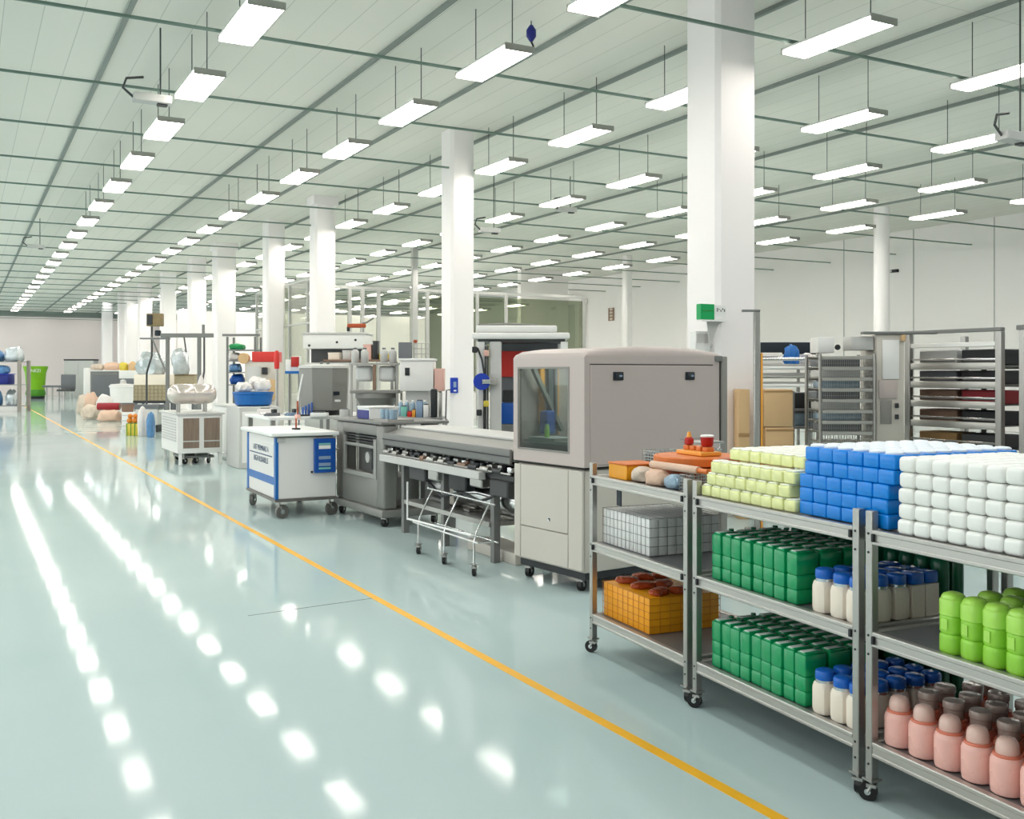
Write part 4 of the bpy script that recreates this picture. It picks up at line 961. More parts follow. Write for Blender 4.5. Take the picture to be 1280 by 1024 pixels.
x, y = at(276, 19.0); t = thing('white_bin_cabinet', 'off-white wheeled cabinet in front of the thick column', 'cabinet', (x + .02, y, 0), 0)
MB().span(.1, .9, 0, 1.1, .08, .95, .01, 1).build('cabinet_body', 'white_matte', t); MB().span(.08, .92, -.02, 1.12, .951, .985, .004, 1).build('top', 'pale_grey', t)
MB().span(.16, .84, -.012, -.001, .2, .85).build('door', 'pale_grey', t); MB().box((.75, -.03, .72), (.06, .03, .02)).build('handle', 'charcoal', t)
for ex in (.16, .84):
    for ey in (.1, 1.0): caster(t, ex, ey, .032, .079, ang=.3)
x, y = at(345, 17.0); t = thing('pale_cabinet', 'pale grey low cabinet carrying the blue tub', 'cabinet', (x - .62, y, 0), 0)
MB().span(0, .7, 0, .9, 0, 1.03, .01, 1).build('cabinet_body', 'pale_grey', t); MB().span(.05, .65, -.012, -.001, .1, .95).build('door', 'white_matte', t)
t = thing('blue_tub', 'bright blue oval tub filled with white bags behind the white cart', 'tub', (x - .27, y + .45, 1.031), 0)
MB().lathe([(.25, 0), (.3, .03), (.33, .2), (.345, .21), (.345, .24)], 32, sx=1.0, sy=1.1).build('tub_body', 'blue_trim', t)
for i, (ex, ey, sz) in enumerate(((-.17, -.02, (.26, .34, .17)), (.12, -.15, (.27, .26, .2)), (.1, .16, (.26, .28, .22)))):
    tag(MB().blob((0, 0, 0), sz, 91 + i, .2, 3).build('plastic_bag', 'bag_white', loc=(x - .27 + ex, y + .45 + ey, 1.275 + .02 * i)), ['white bag at the aisle end of the bright blue tub', 'white bag bulging from the middle of the bright blue tub', 'white bag at the back of the bright blue tub'][i], 'bag')
# rack by the thick column
t, w_ = rack('supply_rack', 'dark framed supply rack beside the thick column with green cover', 283, 320, 26, .6, zz(421, 26), (.7, 1.3, 1.62, 1.92, 2.2), 'mid_grey', .05)
MB().box((0, 0, zz(419, 26)), (w_ + .2, .06, .06)).build('top_beam', 'mid_grey', t)
for i, (a, b, z0, h, m_, nm, lab, cat) in enumerate(((287, 306, 2.201, .16, 'green_cover', 'green_cover_bag', 'green covered bundle near the top of the supply rack', 'bundle'), (287, 303, 1.921, .2, 'bag_white', 'white_bundle', 'white bundle under the green one in the supply rack', 'bundle'),
        (287, 302, 1.621, .22, 'bag_blue', 'blue_bundle', 'blue and white bundle in the middle of the supply rack', 'bundle'), (288, 306, 1.301, .26, 'blue_panel', 'blue_bundle', 'dark blue bundle on the lower shelf of the supply rack', 'bundle'))):
    bag(a, b, 0, 0, 26.15, m_, lab, 120 + i, .4, None, nm, cat, .12, z0) if False else None
    x, y = at((a + b) / 2, 26.3); tag(MB().blob((0, 0, 0), (W_(a, b, 26), .4, h), 120 + i, .15, 3).build(nm, m_, loc=(x, y, z0), rz=IA), lab, cat)
x, y = at(326, 22.5); t = thing('beige_machine', 'beige machine cabinet with red box front at the top', 'machine', (x, y, 0), IA)
bx(MB(), .72, .7, 0, 1.84, .02).build('cabinet_body', 'greige_low', t); bx(MB(), .3, .02, 1.1, 1.75, .004, -.15, -.021).build('door', 'pale_grey', t); bx(MB(), .56, .5, 1.842, 2.07, .01, .08).build('red_case', 'red_panel', t)
bx(MB(), .12, .1, 1.56, 1.72, .02, .1, -.1).build('control_knob', 'charcoal', t); bx(MB(), .16, .12, 1.0, 1.45, .03, .26, -.121).build('tan_duct', 'cardboard', t)
MB().cyl((-.38, -.06, 1.92), (-.38, .1, 1.92), .12, n=18).build('tan_roll', 'cardboard', t)
x, y = at(346, 21); t = thing('red_bottle_post', 'narrow red and white cylinder standing on a post by the beige machine', 'cylinder', (x, y, 0), 0); MB().cyl((0, 0, 0), (0, 0, 1.68), .03, n=10).build('post', 'steel', t); MB().lathe([(.05, 0), (.055, .1), (.055, .3), (.03, .38)], 16, (0, 0, 1.681)).build('red_cylinder', 'red_panel', t)
x, y = at(366, 19); t = thing('blue_shelf_stand', 'small blue shelf on two thin posts behind the white cart', 'stand', (x, y, 0), IA); zs = zz(464, 19)
bx(MB(), .3, .25, zs - .05, zs).build('shelf', 'blue_trim', t)
for e in (-.09, .09): MB().cyl((e, .12, 0), (e, .12, zs - .05), .015, n=8).build('post', 'mid_grey', t)
x, y = at(369, 19.05); t = thing('red_fronted_box', 'white box with red front on the small blue shelf', 'box', (x, y, zs + .001), IA); bx(MB(), .17, .18, 0, .28).build('box_body', 'white_matte', t); bx(MB(), .15, .02, .08, .27, .003, 0, -.021).build('red_front', 'red', t)
x, y = at(360, 19.05); tag(bx(MB(), .1, .14, 0, .22).build('white_carton', 'white_matte', loc=(x, y, zs + .001), rz=IA), 'slim white carton beside the red-fronted box on the blue shelf', 'carton')
# workbench with the grey housing
WB = thing('workbench', 'white topped workbench running behind the white cart', 'workbench', (3.48, 12.95, 0), 0)
MB().span(0, 2.02, 0, 1.3, .98, 1.02, .006, 1).build('bench_top', 'white_plastic', WB); MB().span(.1, 1.96, .1, 1.2, .3, .34).build('under_shelf', 'pale_grey', WB)
for ex in (.03, 1.93):
    for ey in (.03, 1.2): MB().span(ex, ex + .06, ey, ey + .06, 0, .98).build('leg', 'steel', WB)
x, y = at(414, 13.6); t = thing('grey_housing', 'grey faceted machine housing with pale lid on the workbench', 'machine housing', (x, y + .3, 1.021), 0); r_ = .33
MB().lathe([(r_ * .98, .07), (r_ * 1.02, .12), (r_ * 1.08, .60), (r_ * 1.06, .64)], 8).build('housing_body', 'machine_grey', t); MB().lathe([(r_ * 1.12, .641), (r_ * 1.1, .675), (r_ * .6, .695)], 8).build('lid', 'pale_grey', t)
MB().lathe([(r_ * .7, 0), (r_ * .7, .069)], 16).build('base', 'charcoal', t); MB().box((.06, -r_ * 1.0, .3), (.09, .03, .05), .005, 1).build('badge', 'ink_dark', t); MB().box((.08, -r_ * 1.0, .2), (.08, .03, .03), .005, 1).build('white_label', 'white_plastic', t)
x, y = at(384, 13.45); t = thing('blue_clamp', 'small blue clamp tool standing at the front of the workbench', 'clamp', (x, y, 1.021), 0)
for i in range(4): MB().box((-.06 + .04 * i, 0, .06 + .01 * i), (.016, .05, .12 + .02 * i), .003, 1).build('clamp_blade', 'blue_panel', t)
MB().box((0, 0, .012), (.2, .1, .02), .003, 1).build('base', 'charcoal', t)
x, y = at(374, 13.35); t = thing('leaning_white_tube', 'white tube leaning against the grey housing', 'tube', (x, y, 1.021), 0); MB().tube([(-.03, 0, .012), (.0, .02, .3), (.06, .04, .56)], .012, 8).build('tube_body', 'white_plastic', t); MB().cyl((-.03, 0, 0), (-.03, 0, .012), .03, n=12).build('foot', 'pale_grey', t)
for i, (px, dd, m_, lab) in enumerate(((340, 13.5, 'slate', 'dark grey slide tool lying on the workbench near the blue tub'), (366, 13.6, 'blue_grey', 'blue-grey slide tool in the middle of the workbench'))):
    x, y = at(px, dd); t = thing('slide_tool', lab, 'tool', (x, y, 1.021), .2); MB().box((0, 0, .02), (.2, .1, .04), .005, 1).build('slide_bed', m_, t); MB().box((.03, 0, .065), (.06, .07, .048), .005, 1).build('slide_block', 'charcoal', t); MB().cyl((-.1, 0, .03), (-.17, 0, .03), .012, n=8).build('crank', 'chrome', t)
bag(318, 345, 512, 520, 13.35, 'bag_white', 'white sheet of film on the aisle end of the workbench', 140, .3, None, 'film_sheet', 'sheet', .15, 1.021) if False else None
# white hood machine behind
x, y = at(418, 20); t = thing('white_hood_machine', 'wide white hooded machine behind the grey housing', 'machine', (x, y, 0), IA); w_ = W_(378, 457, 20)
bx(MB(), w_, .9, zz(436, 20), zz(418, 20), .02).build('hood', 'white_matte', t); bx(MB(), w_ + .04, .94, zz(418, 20) + .001, zz(415.5, 20), .006, 0, -.02).build('hood_top', 'pale_grey', t)
bx(MB(), w_ * .95, .85, .3, 1.80, .02, 0, .02).build('lower_body', 'pale_grey', t); bx(MB(), w_ * .8, .6, 1.801, zz(436, 20) - .001, .004, 0, .2).build('neck', 'dark_grey', t)
for e in (-.5, .05, .42): MB().cyl((e, -.006, 2.2 + e * .12), (e, .001, 2.2 + e * .12), .025, n=12).build('port', 'charcoal', t)
for e in (-.5, .5): bx(MB(), .1, .8, 0, .3, .004, e, .04).build('leg', 'mid_grey', t)
# brown shelf with goods
t, w_ = rack('brown_topped_table', 'tall brown-edged table of small goods behind the steel vats', 400, 492, 17, .6, zz(452, 17), (.6, zz(449.5, 17)), 'mid_grey', .05, IA, 'brown', 'table')
zt = zz(449.5, 17)
for i, (a, b, h, m_, lab) in enumerate(((410, 424, .1, 'cream', 'low cream box on the brown-edged table, hood side'), (428, 438, .14, 'pale_grey', 'grey box on the brown-edged table beside the cream box'), (454, 464, .24, 'skin_pink', 'pinkish box on the brown-edged table'), (466, 472, .3, 'charcoal', 'black upright box on the brown-edged table'), (474, 490, .08, 'produce_yellow', 'flat yellowish box at the far end of the brown-edged table'))):
    x, y = at((a + b) / 2, 17.15); t = thing('goods_box', lab, 'box', (x, y, zt + .001), IA); bx(MB(), W_(a, b, 17), .25, 0, h, .006).build('box_body', m_, t); bx(MB(), W_(a, b, 17) + .01, .26, h + .0005, h + .02, .003, 0, -.005).build('lid', m_, t)
x, y = at(447, 21.8); t = thing('robot_gripper', 'small reddish gripper arm on a thin post above the white hood', 'gripper', (x, y, 0), IA); zg = zz(409, 21.8)
MB().cyl((.1, 0, 0), (.1, 0, zg), .035, n=10).build('post', 'steel', t); MB().box((-.02, 0, zg + .03), (.4, .1, .09), .02, 1).build('arm', 'rust', t); MB().box((-.2, 0, zg - .04), (.06, .08, .1), .01, 1).build('finger', 'charcoal', t); MB().tube([(.1, 0, zg + .08), (.2, 0, zg + .1), (.35, 0, zg + .2)], .02, 6).build('hose', 'mid_grey', t)
# steel vats
x, y = at(468, 13.0); V = thing('twin_vat_machine', 'steel framed machine with two white vats above a grey funnel', 'machine', (x, y, 0), IA); w_ = W_(440, 497, 13.0); z0, z1 = zz(488, 13), zz(456, 13)
for e in (-1, 1):
    MB().box((e * w_ / 4, .25, (z0 + z1) / 2 + .05), (w_ * .36, .36, (z1 - z0) * .62), .05, 3).build('vat', 'white_plastic', V)
    for yy in (0, .5): MB().box((e * w_ / 2, yy, z1 / 2), (.03, .03, z1), .004, 1).build('post', 'steel', V)
MB().box((0, .25, z1 + .012), (w_ + .06, .56, .022), .004, 1).build('top_plate', 'steel', V); MB().box((0, .25, z0 - .02), (w_ + .04, .54, .04), .006, 1).build('mid_plate', 'machine_grey', V)
MB().box((0, -.0, (z0 + z1) / 2), (.04, .04, z1 - z0 - .002), .004, 1).build('centre_post', 'brown', V)
MB().lathe([(.12, 1.0), (.16, 1.02), (w_ * .44, z0 - .12), (w_ * .48, z0 - .1), (w_ * .48, z0 - .041)], 28, (.0, .25, 0)).build('funnel', 'machine_grey', V)
MB().box((.05, .25, .5), (.4, .4, .998), .02, 2).build('base', 'mid_grey', V)
x, y = at(519, 12.9); t = thing('white_control_case', 'white control case beside the steel vats near the column', 'control case', (x + .02, y, 0), IA); w_ = W_(499, 541, 12.9); z0, z1 = zz(489, 12.9), zz(451, 12.9)
bx(MB(), w_, .45, z0, z1, .015).build('case_body', 'white_matte', t); bx(MB(), w_ + .03, .48, z1 + .0005, z1 + .03, .006, 0, -.015).build('case_top', 'white_plastic', t); bx(MB(), .06, .012, z0 + .2, z0 + .3, .003, -.12, -.013).build('handle', 'charcoal', t)
bx(MB(), w_ * .7, .3, 0, z0 - .001, .01, 0, .1).build('pedestal', 'pale_grey', t); bx(MB(), .12, .3, z0, z1 - .1, .006, w_ / 2 + .07, .02).build('pink_side_panel', 'skin_pink', t)
zc = z1 + .031
x, y = at(508, 13.0); tag(bx(MB(), .17, .1, 0, .21, .006).build('grey_monitor_box', 'slate', loc=(x, y + .05, zc), rz=IA), 'slate grey box standing on the white control case', 'box')
x, y = at(528, 13.0); t = thing('wire_stand', 'thin wire stand on the white control case', 'stand', (x, y + .05, zc), IA); w = MB()
for e in (-.1, 0, .1): w.cyl((e, .1, 0), (e, .1, .2), .006, n=6)
for z in (.06, .13, .2): w.cyl((-.11, .1, z), (.11, .1, z), .006, n=6)
w.build('wire_frame', 'steel', t); MB().box((-.08, .1, .225), (.05, .05, .04), .01, 1).build('clip', 'rust', t)
# low table of small boxes in front of the column
x, y = at(525, 12.0); t, w_ = rack('parts_table', 'steel parts table of small boxes beside the second column', 499, 556, 12.0, .5, 1.03, (.4, 1.06), 'steel', .03, IA, 'deck', 'table')
for i, (a, b, h, m_, lab) in enumerate(((501, 508, .13, 'teal_label', 'teal bottle box at the vat end of the parts table'), (509, 514, .07, 'red_panel', 'small red box on the parts table'), (515, 519, .09, 'amber', 'small amber box on the parts table'), (520, 528, .2, 'blue_grey', 'blue-grey upright box on the parts table'), (529, 536, .15, 'white_matte', 'white box on the parts table next to the black panel'), (538, 546, .33, 'charcoal', 'tall black slotted panel on the parts table'), (548, 552, .3, 'steel', 'slim steel canister on the parts table beside the black panel'))):
    x, y = at((a + b) / 2, 12.1); t = thing('parts_box', lab, 'box', (x, y, 1.061), IA); bx(MB(), W_(a, b, 12), .14, 0, h, .006).build('box_body', m_, t); bx(MB(), W_(a, b, 12) * .8, .11, h + .0005, h + .012, .003, 0, .01).build('lid', 'dark_grey', t)
# bottles and canisters that stand among the machines
def bottle_proto(name, mat, lidm, r, h, grp):
    t = thing(name, 'x', 'bottle' if 'bottle' in name else 'canister', group=grp)
    MB().lathe([(r * .9, 0), (r, .008), (r, h * .72), (r * .8, h * .82), (r * .42, h * .88), (r * .42, h * .9)], 18).build('bottle_body', mat, t)
    MB().lathe([(r * .5, 0), (r * .5, h * .08), (r * .4, h * .1)], 14, (0, 0, h * .9)).build('cap', lidm, t); return t
q_ = Proto(bottle_proto('clear_bottle', 'clear_blue', 'white_plastic', .032, .2, 'clear bottles at the back of the parts table'))
for i, px in enumerate((501, 508.5, 516, 523.5, 531)):
    x, y = at(px, 12.38); q_.put((x, y, 1.061), 0, 'clear bottle with white cap at the back of the parts table, %s from the vats' % ORD[i])
q_ = Proto(bottle_proto('vat_canister', 'pale_grey', 'slate', .05, .2, 'canisters on the top plate of the steel vats'))
vz = zz(456, 13) + .024
for i, px in enumerate((444, 456, 480, 491)):
    x, y = at(px, 13.2); q_.put((x, y, vz), 0, 'pale grey canister on top of the steel vats, %s from the grey housing' % ORD[i])
for i, (px, dd, m_, w_, h_, lab) in enumerate(((398, 13.25, 'white_plastic', .22, .05, 'flat white tray on the workbench in front of the grey housing'), (430, 13.1, 'pale_grey', .12, .1, 'pale grey block on the workbench right of the white tray'), (330, 14.2, 'bag_white', .2, .07, 'white packet on the aisle end of the workbench'))):
    x, y = at(px, dd); t = thing('bench_box', lab, 'box', (x, y, 1.021), IA); bx(MB(), w_, .16, 0, h_, .008).build('box_body', m_, t); bx(MB(), w_ * .6, .1, h_ + .0005, h_ + .012, .003, 0, .03).build('top_label', 'slate', t)
# white canopy booth behind the enclosed machine
x, y = at(597, 11.4); BT = thing('canopy_booth', 'white canopy booth with red back panel behind the enclosed machine', 'booth', (x, y, 0), IA); w_ = W_(597, 712, 11.4)
MB().span(-.06, w_, -.05, .9, zz(424, 11.4), zz(416, 11.4), .02, 2).build('canopy', 'white_matte', BT); MB().span(0, w_ - .05, 0, .85, zz(427, 11.4), zz(424, 11.4) - .001, .004, 1).build('canopy_frame', 'dark_grey', BT)
MB().span(.24, w_ - .1, .78, .82, 1.2, zz(427, 11.4) - .001).build('back_panel', 'slate', BT); MB().span(.24, .6, .74, .778, 1.55, 1.86).build('red_panel', 'red_panel', BT)
for ex in (.0, w_ - .1):
    for ey in (0, .8): MB().span(ex, ex + .08, ey, ey + .08, 0, zz(427, 11.4) - .001, .006, 1).build('post', 'white_matte', BT)
MB().span(.14, .27, -.02, .1, 0, zz(427, 11.4) - .001, .01, 1).build('front_column', 'pale_grey', BT)
for e in (.09, .115): MB().cyl((e, -.03, 0), (e, -.03, 1.9), .011, n=8).build('pipe', 'dark_grey', BT)
MB().tube([(-.0, -.03, 1.88), (.05, -.05, 1.75), (.075, -.05, 1.6), (.075, -.05, .9)], .012, 6).build('cable', 'charcoal', BT)
MB().cyl((.05, -.11, 1.5), (.05, -.07, 1.5), .095, n=24).build('handwheel', 'royal', BT); MB().cyl((.05, -.13, 1.5), (.14, -.10, 1.5), .03, n=12).build('valve_stem', 'chrome', BT); MB().box((.18, -.06, 1.5), (.1, .06, .08), .01, 1).build('valve_body', 'steel', BT)
for i, (e, z, m_) in enumerate(((-.03, 1.86, 'charcoal'), (.1, 1.82, 'skin_pink'), (.02, 1.15, 'charcoal'), (.1, 1.25, 'produce_yellow'))): MB().box((e, -.06, z), (.06, .05, .07), .008, 1).build('connector', m_, BT)
MB().span(.24, .7, .3, .7, .9, 1.0, .01, 1).build('inner_bench', 'mid_grey', BT); MB().span(.26, .42, .3, .5, 1.001, 1.25, .02, 2).build('blue_container', 'blue_panel', BT); MB().span(.28, .42, .3, .5, 1.26, 1.4, .01, 1).build('black_case', 'charcoal', BT)
MB().span(-.02, .9, -.03, .8, zz(416, 11.4) + .001, zz(407, 11.4), .02, 2).build('roof_unit', 'white_matte', BT)
w = MB(); w.tube([(.0, .1, zz(406, 11.4)), (.3, .1, zz(404.5, 11.4)), (.7, .1, zz(406, 11.4))], .012, 6); w.build('roof_hose', 'mid_grey', BT)
# --- right side racks
x, y = at(946, 10.2); t = thing('steel_post', 'grey steel post with short arm beside the near column', 'post', (x, y, 0), IA); zt = zz(390, 10.2)
MB().box((0, 0, zt / 2), (.06, .06, zt), .006, 1).build('post_tube', 'steel', t); MB().box((-.06, 0, zt + .012), (.18, .06, .022), .004, 1).build('arm', 'mid_grey', t); MB().box((.045, 0, .9), (.02, .05, 1.8)).build('cable_duct', 'amber', t); MB().box((0, 0, .01), (.2, .2, .02)).build('foot_plate', 'mid_grey', t)
t, w_ = rack('long_parts_rack', 'long rack of horizontal white rails behind the steel post', 930, 1024, 13.2, .9, zz(441, 13.2), (.55, zz(478, 13.2), zz(466, 13.2), zz(455, 13.2)), 'steel', .04, IA, 'pale_grey')
for i, z in enumerate((zz(482, 13.2), zz(471, 13.2), zz(460, 13.2), zz(449, 13.2))): MB().cyl((-w_ / 2 + .05, -.03, z), (w_ / 2 - .05, -.03, z), .022, n=10).build('tube_rail', ['white_plastic', 'steel', 'white_plastic', 'chrome'][i], t)
zt = zz(455, 13.2)
x, y = at(965, 13.3); t = thing('white_unit', 'white instrument case on the long rack', 'case', (x, y + .1, zt + .001), IA); bx(MB(), .42, .5, 0, .15, .01).build('case_body', 'white_matte', t); bx(MB(), .26, .01, .08, .1, .002, .02, -.011).build('slot', 'slate', t)
x, y = at(996, 13.4); tag(MB().blob((0, 0, 0), (.16, .2, .24), 150, .3, 3).build('blue_cloth', 'blue_trim', loc=(x, y + .1, zt + .001)), 'bright blue crumpled cloth on the long rack', 'cloth')
x, y = at(1018, 13.4); tag(MB().blob((0, 0, 0), (.18, .25, .14), 151, .3, 3).build('white_cloth', 'bag_white', loc=(x, y + .1, zt + .001)), 'white crumpled cloth next to the blue cloth on the long rack', 'cloth')
x, y = at(980, 14.9); t = thing('dark_display_panel', 'wide dark navy display panel behind the long rack', 'panel', (x, y, 0), IA); w_ = W_(937, 1024, 14.9); bx(MB(), w_, .08, zz(443, 14.9), zz(428, 14.9), .006).build('panel_screen', 'ink_dark', t); bx(MB(), w_ + .04, .06, zz(428, 14.9) + .0005, zz(427, 14.9), .004, 0, .01).build('panel_trim', 'white_plastic', t)
for e in (-.4, .4): bx(MB(), .06, .06, 0, zz(443, 14.9) - .001, .004, e, .01).build('leg', 'mid_grey', t)
d_ = 11.0
for i, (a, b, y0, y1, lab) in enumerate(((955, 991, 486, 533, 'large upper cardboard box beside the steel post'), (957, 992, 534, 602, 'lower cardboard box under the large upper one'))):
    x, y = at((a + b) / 2, d_); z0, z1 = (zz(533.5, d_), zz(487, d_)) if i == 0 else (zz(602, d_), zz(534.5, d_)); z0 = max(z0, .001)
    t = thing('cardboard_box', lab, 'cardboard box', (x, y, z0), IA); bx(MB(), W_(a, b, d_), .3, 0, z1 - z0, .004).build('box_body', 'cardboard', t); bx(MB(), W_(a, b, d_) * .99, .004, (z1 - z0) * .93, (z1 - z0) * .97, .001, 0, -.0045).build('flap_edge', 'cardboard_dark', t)
x, y = at(974, d_); t = thing('box_stool', 'low pallet stand under the cardboard boxes', 'stand', (x, y, 0), IA); zt = zz(602, d_)
bx(MB(), .42, .4, zt - .05, zt - .001, .004).build('stand_top', 'brown', t)
for e in (-.17, .17): bx(MB(), .05, .36, 0, zt - .05, .004, e, .02).build('leg', 'brown', t)
x, y = at(938, 10.9); t = thing('cardboard_box', 'narrow tall cardboard box between column and steel post', 'cardboard box', (x, y + .1, 0), IA); bx(MB(), .12, .25, 0, zz(487, 10.9), .004).build('box_body', 'cardboard', t); bx(MB(), .121, .004, .9, .94, .001, 0, -.0045).build('tape', 'cardboard_dark', t)
t, w_ = rack('dark_glass_stand', 'stand with smoked glass boxes between cardboard and wire rack', 991, 1024, 11.5, .4, zz(489, 11.5), (.4, zz(533, 11.5), zz(511, 11.5)), 'mid_grey', .02)
for i, (z0, h, m_, lab) in enumerate(((zz(511, 11.5), .17, 'charcoal', 'smoked dark glass box on the stand by the cardboard boxes'), (zz(533, 11.5), .15, 'clear_blue', 'clear tray bundle under the smoked glass box'))):
    x, y = at(1007, 11.55); t = thing('glass_box', lab, 'box', (x, y + .02, z0 + .001), IA); bx(MB(), .23, .3, 0, h, .01).build('box_body', m_, t); bx(MB(), .235, .31, h + .0005, h + .012, .003, 0, -.005).build('lid', 'slate', t)
# wire rack
d_ = 10.8; a, b = 1025, 1093; w_ = W_(a, b, d_); x, y = at((a + b) / 2, d_); WR = thing('wire_shelf_rack', 'chrome wire shelf rack with stacked mesh shelves', 'rack', (x, y, 0), IA); zt = zz(446, d_)
for e in (-1, 1):
    for yy in (0, .5): MB().cyl((e * w_ / 2, yy, 0), (e * w_ / 2, yy, zt + .03), .018, n=10).build('post', 'steel', WR)
for k in range(9):
    z = zz(447 + k * 13.5, d_); w = MB().box((0, 0, z), (w_ - .04, .02, .035), .004, 1).box((0, .5, z), (w_ - .04, .02, .035), .004, 1)
    for i in range(30): w.box((-w_ / 2 + .03 + i * (w_ - .06) / 29, .25, z + .01), (.006, .48, .006))
    w.build('mesh_shelf', 'steel_rail', WR)
    if k:
        w = MB()
        for i in range(24): w.box((-w_ / 2 + .03 + i * (w_ - .06) / 23, -.014, z + .055), (.003, .003, .09))
        w.box((0, -.014, z + .098), (w_ - .05, .005, .005)); w.box((0, -.014, z + .055), (w_ - .05, .003, .003)); w.build('mesh_front', 'steel', WR)
w = MB()
for i in range(18): w.cyl((-w_ / 2 + .03 + i * (w_ - .06) / 17, .52, .3), (-w_ / 2 + .03 + i * (w_ - .06) / 17, .52, zt), .004, n=6)
w.build('back_grid', 'steel', WR)
x, y = at(1038, 10.9); t = thing('white_unit', 'white cubic case on top of the wire shelf rack', 'case', (x, y + .06, zt + .045), IA); bx(MB(), W_(1027, 1048, d_), .3, 0, .17, .01).build('case_body', 'white_matte', t); MB().cyl((.12, -.02, .06), (.12, -.001, .06), .03, n=16).build('port', 'charcoal', t)
rnd = random.Random(3)
for k in range(7):
    x, y = at(1059 + rnd.uniform(-2, 2), d_); z = zz(447 + (k + 1) * 13.5, d_) + .019
    tag(bx(MB(), rnd.uniform(.42, .48), .3, 0, .075, .008).build('shelf_tray', ['slate', 'pale_grey', 'clear_blue'][k % 3], loc=(x, y + .1, z), rz=IA), '%s tray on the wire shelf rack, %s from the top' % (['slate', 'pale grey', 'blue-grey'][k % 3], ORD[k]), 'tray', 'trays on the wire shelf rack')
# beige cabinet
d_ = 10.9; x, y = at(1113, d_); w_ = W_(1096, 1131, d_); t = thing('beige_switch_cabinet', 'tall beige switch cabinet between the wire rack and the beam rack', 'cabinet', (x, y, 0), IA); zt = zz(418, d_)
bx(MB(), w_, .5, 0, zt, .01).build('cabinet_body', 'greige_low', t); bx(MB(), w_ * .6, .015, zz(474, d_), zt - .06, .004, .0, -.016).build('upper_door', 'white_matte', t); bx(MB(), w_ * .66, .015, zz(498, d_), zz(475, d_), .004, -.03, -.016).build('middle_door', 'greige', t)
bx(MB(), w_ * .4, .012, zz(530, d_), zz(500, d_), .004, -.05, -.013).build('switch_panel', 'greige_dark', t)
for k in range(2): bx(MB(), .04, .02, zz(510 + 14 * k, d_), zz(504 + 14 * k, d_), .004, .06, -.034).build('switch', 'charcoal', t)
bx(MB(), w_ + .5, .1, zt + .001, zt + .03, .006, .1, -.03).build('top_trunking', 'mid_grey', t); MB().box((w_ / 2 - .02, -.02, zt - .04), (.05, .04, .07), .01, 1).build('brass_fitting', 'cardboard', t)
bx(MB(), .24, .3, zt - .17, zt - .02, .006, -w_ / 2 - .13, .05).build('side_box', 'pale_grey', t)
# beam rack
BX = 9.4; ya, yb = at_x(1250, BX), at_x(1136, BX); BR = thing('beam_rack', 'large steel beam rack with six shelf beams by the right-hand wall', 'rack', (BX, ya, 0), 0); Lb = yb - ya; zt = 2.03; dp = .95
for yy in (0, Lb):
    for xx in (0, dp): MB().box((xx, yy, zt / 2), (.07, .07, zt), .006, 1).build('post', 'steel', BR)
MB().box((0, Lb / 2, zt + .02), (.07, Lb + .07, .04), .006, 1).build('top_beam', 'mid_grey', BR); MB().box((0, Lb / 2, zt - .13), (.05, Lb - .072, .05), .006, 1).build('top_rail', 'white_matte', BR)
lv = [.55, .82, 1.07, 1.29, 1.5, 1.7]
for z in lv:
    s_ = MB().box((dp / 2, Lb / 2, z - .03), (dp - .08, Lb - .08, .015)).build('shelf', 'mid_grey', BR); MB().box((0, Lb / 2, z - .03), (.05, Lb - .072, .075), .008, 2).build('beam', 'steel_rail', s_)
    MB().box((dp, Lb / 2, z - .03), (.05, Lb - .072, .06), .008, 2).build('beam', 'steel_rail', s_); MB().box((-.005, Lb / 2, z + .045), (.02, Lb - .072, .018), .004, 1).build('guard_rail', 'chrome', s_)
MB().span(dp * .5, dp * .52, Lb * .45, Lb * .5, .1, zt - .2).build('inner_upright', 'mid_grey', BR)
for k, z in enumerate(lv):
    for i, (f0, f1) in enumerate(((.05, .47), (.52, .95))):
        m_ = [['charcoal', 'slate'], ['dark_grey', 'cardboard_dark'], ['charcoal', 'brown'], ['maroon', 'brown'], ['charcoal', 'slate'], ['charcoal', 'pale_grey']][k][i]
        t = thing('rack_tray', '%s tray in the beam rack, %s shelf up, %s half' % (m_.replace('_', ' ').replace('dark', 'deep').replace('charcoal', 'black').replace('cardboard', 'tan'), ORD[k], ['nearer', 'farther'][i]), 'tray', (BX + .1, ya + Lb * f0, z - .021), 0, 'trays in the beam rack')
        h_ = .145 if k < 5 else .17
        MB().span(0, .34, 0, Lb * (f1 - f0), 0, h_, .01, 1).build('tray_body', m_, t); MB().span(-.006, -.0005, .02, Lb * (f1 - f0) - .02, .04, .06).build('tray_handle', 'mid_grey', t)
x, y = BX + .35, ya + Lb * .45; t = tag(MB().box((0, 0, .05), (.5, .9, .1), .02, 2).build('grey_cover_sheet', 'slate', loc=(x, y, lv[-1] + .142)), 'grey folded cover sheet on the topmost trays of the beam rack', 'sheet') if False else None
w = MB()
yb2 = yb + .05
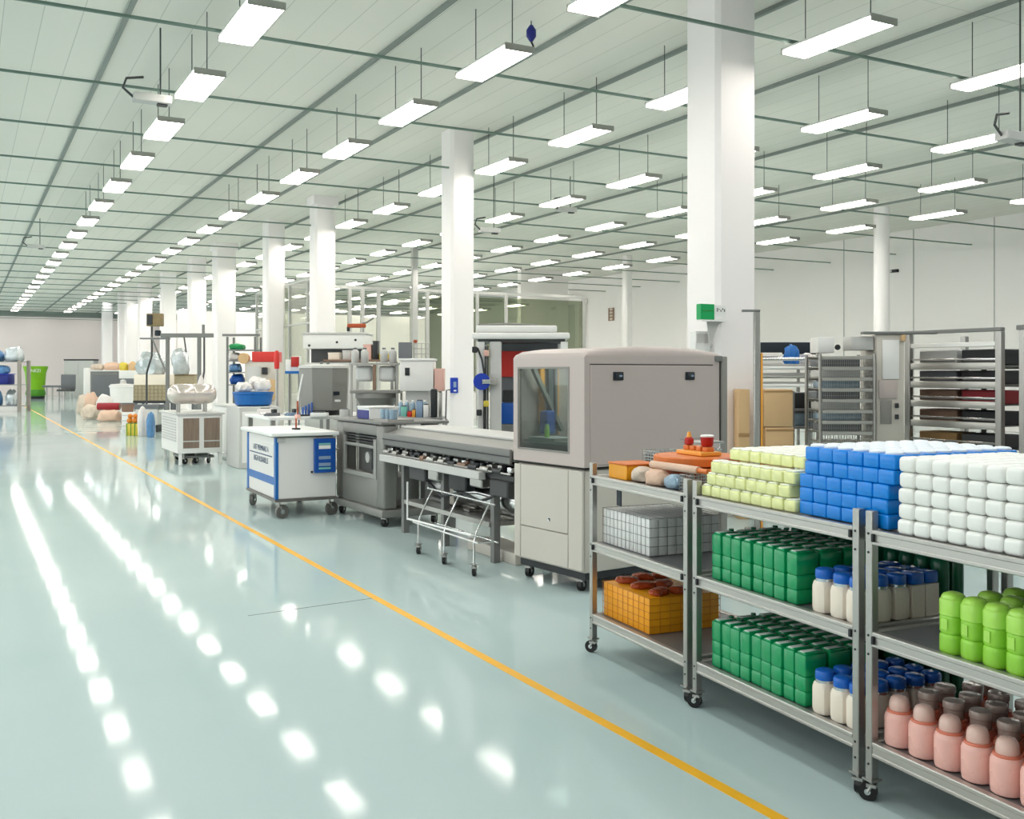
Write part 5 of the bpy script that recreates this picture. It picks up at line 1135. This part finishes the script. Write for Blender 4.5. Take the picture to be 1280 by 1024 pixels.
# side machine out to the right
yr1 = at_x(1254, 9.3); t = thing('grey_side_machine', 'grey panelled machine at the right edge beside the beam rack', 'machine', (9.35, yr1 - 1.06, 0), 0)
MB().span(0, .8, 0, .9, .1, 1.62, .01, 2).build('machine_body', 'greige', t); MB().span(-.012, -.001, .06, .84, 1.25, 1.56, .004, 1).build('window_panel', 'slate', t); MB().span(-.012, -.001, .06, .84, .7, 1.2, .004, 1).build('front_panel', 'greige_dark', t); MB().span(-.05, -.013, .55, .8, .86, .89, .004, 1).build('handle', 'chrome', t)
for yy in (.02, .83): MB().span(-.05, .02, yy, yy + .06, 0, 2.03, .006, 1).build('post', 'steel', t)
MB().span(-.05, .8, -.02, .92, 2.03, 2.08, .006, 1).build('top_beam', 'mid_grey', t); MB().span(.03, .06, .08, .82, 1.7, 1.95).build('louvre', 'cream', t)
for yy in (.1, .8): MB().span(.1, .7, yy - .05, yy + .05, 0, .1).build('foot', 'dark_grey', t)
MB().span(-.02, -.0125, .62, .80, .60, .68).build('blue_sticker', 'blue_panel', t)
# ------------------------------------------------------------------ world, camera
w = bpy.data.worlds.new('World'); SC.world = w; w.use_nodes = True
w.node_tree.nodes['Background'].inputs[0].default_value = (1, .99, .975, 1); w.node_tree.nodes['Background'].inputs[1].default_value = .55
cam = bpy.data.cameras.new('camera'); co = bpy.data.objects.new('camera', cam); COL.objects.link(co)
cam.sensor_fit = 'HORIZONTAL'; cam.sensor_width = 36; cam.lens = F / 1280 * 36; cam.shift_y = -(512 - HOR) / 1280; cam.clip_end = 300; cam.clip_start = .05
co.location = (0, 0, EYE); co.rotation_euler = (PI / 2, 0, -AL); SC.camera = co
vs_ = SC.view_settings; vs_.view_transform = 'Standard'; vs_.look = 'None'; vs_.gamma = 1; vs_.exposure = -0.3; vs_.use_curve_mapping = False
SC.cycles.use_denoising = True
SC.cycles.max_bounces = 7; SC.cycles.transparent_max_bounces = 12; SC.cycles.sample_clamp_indirect = 8; SC.cycles.caustics_reflective = False
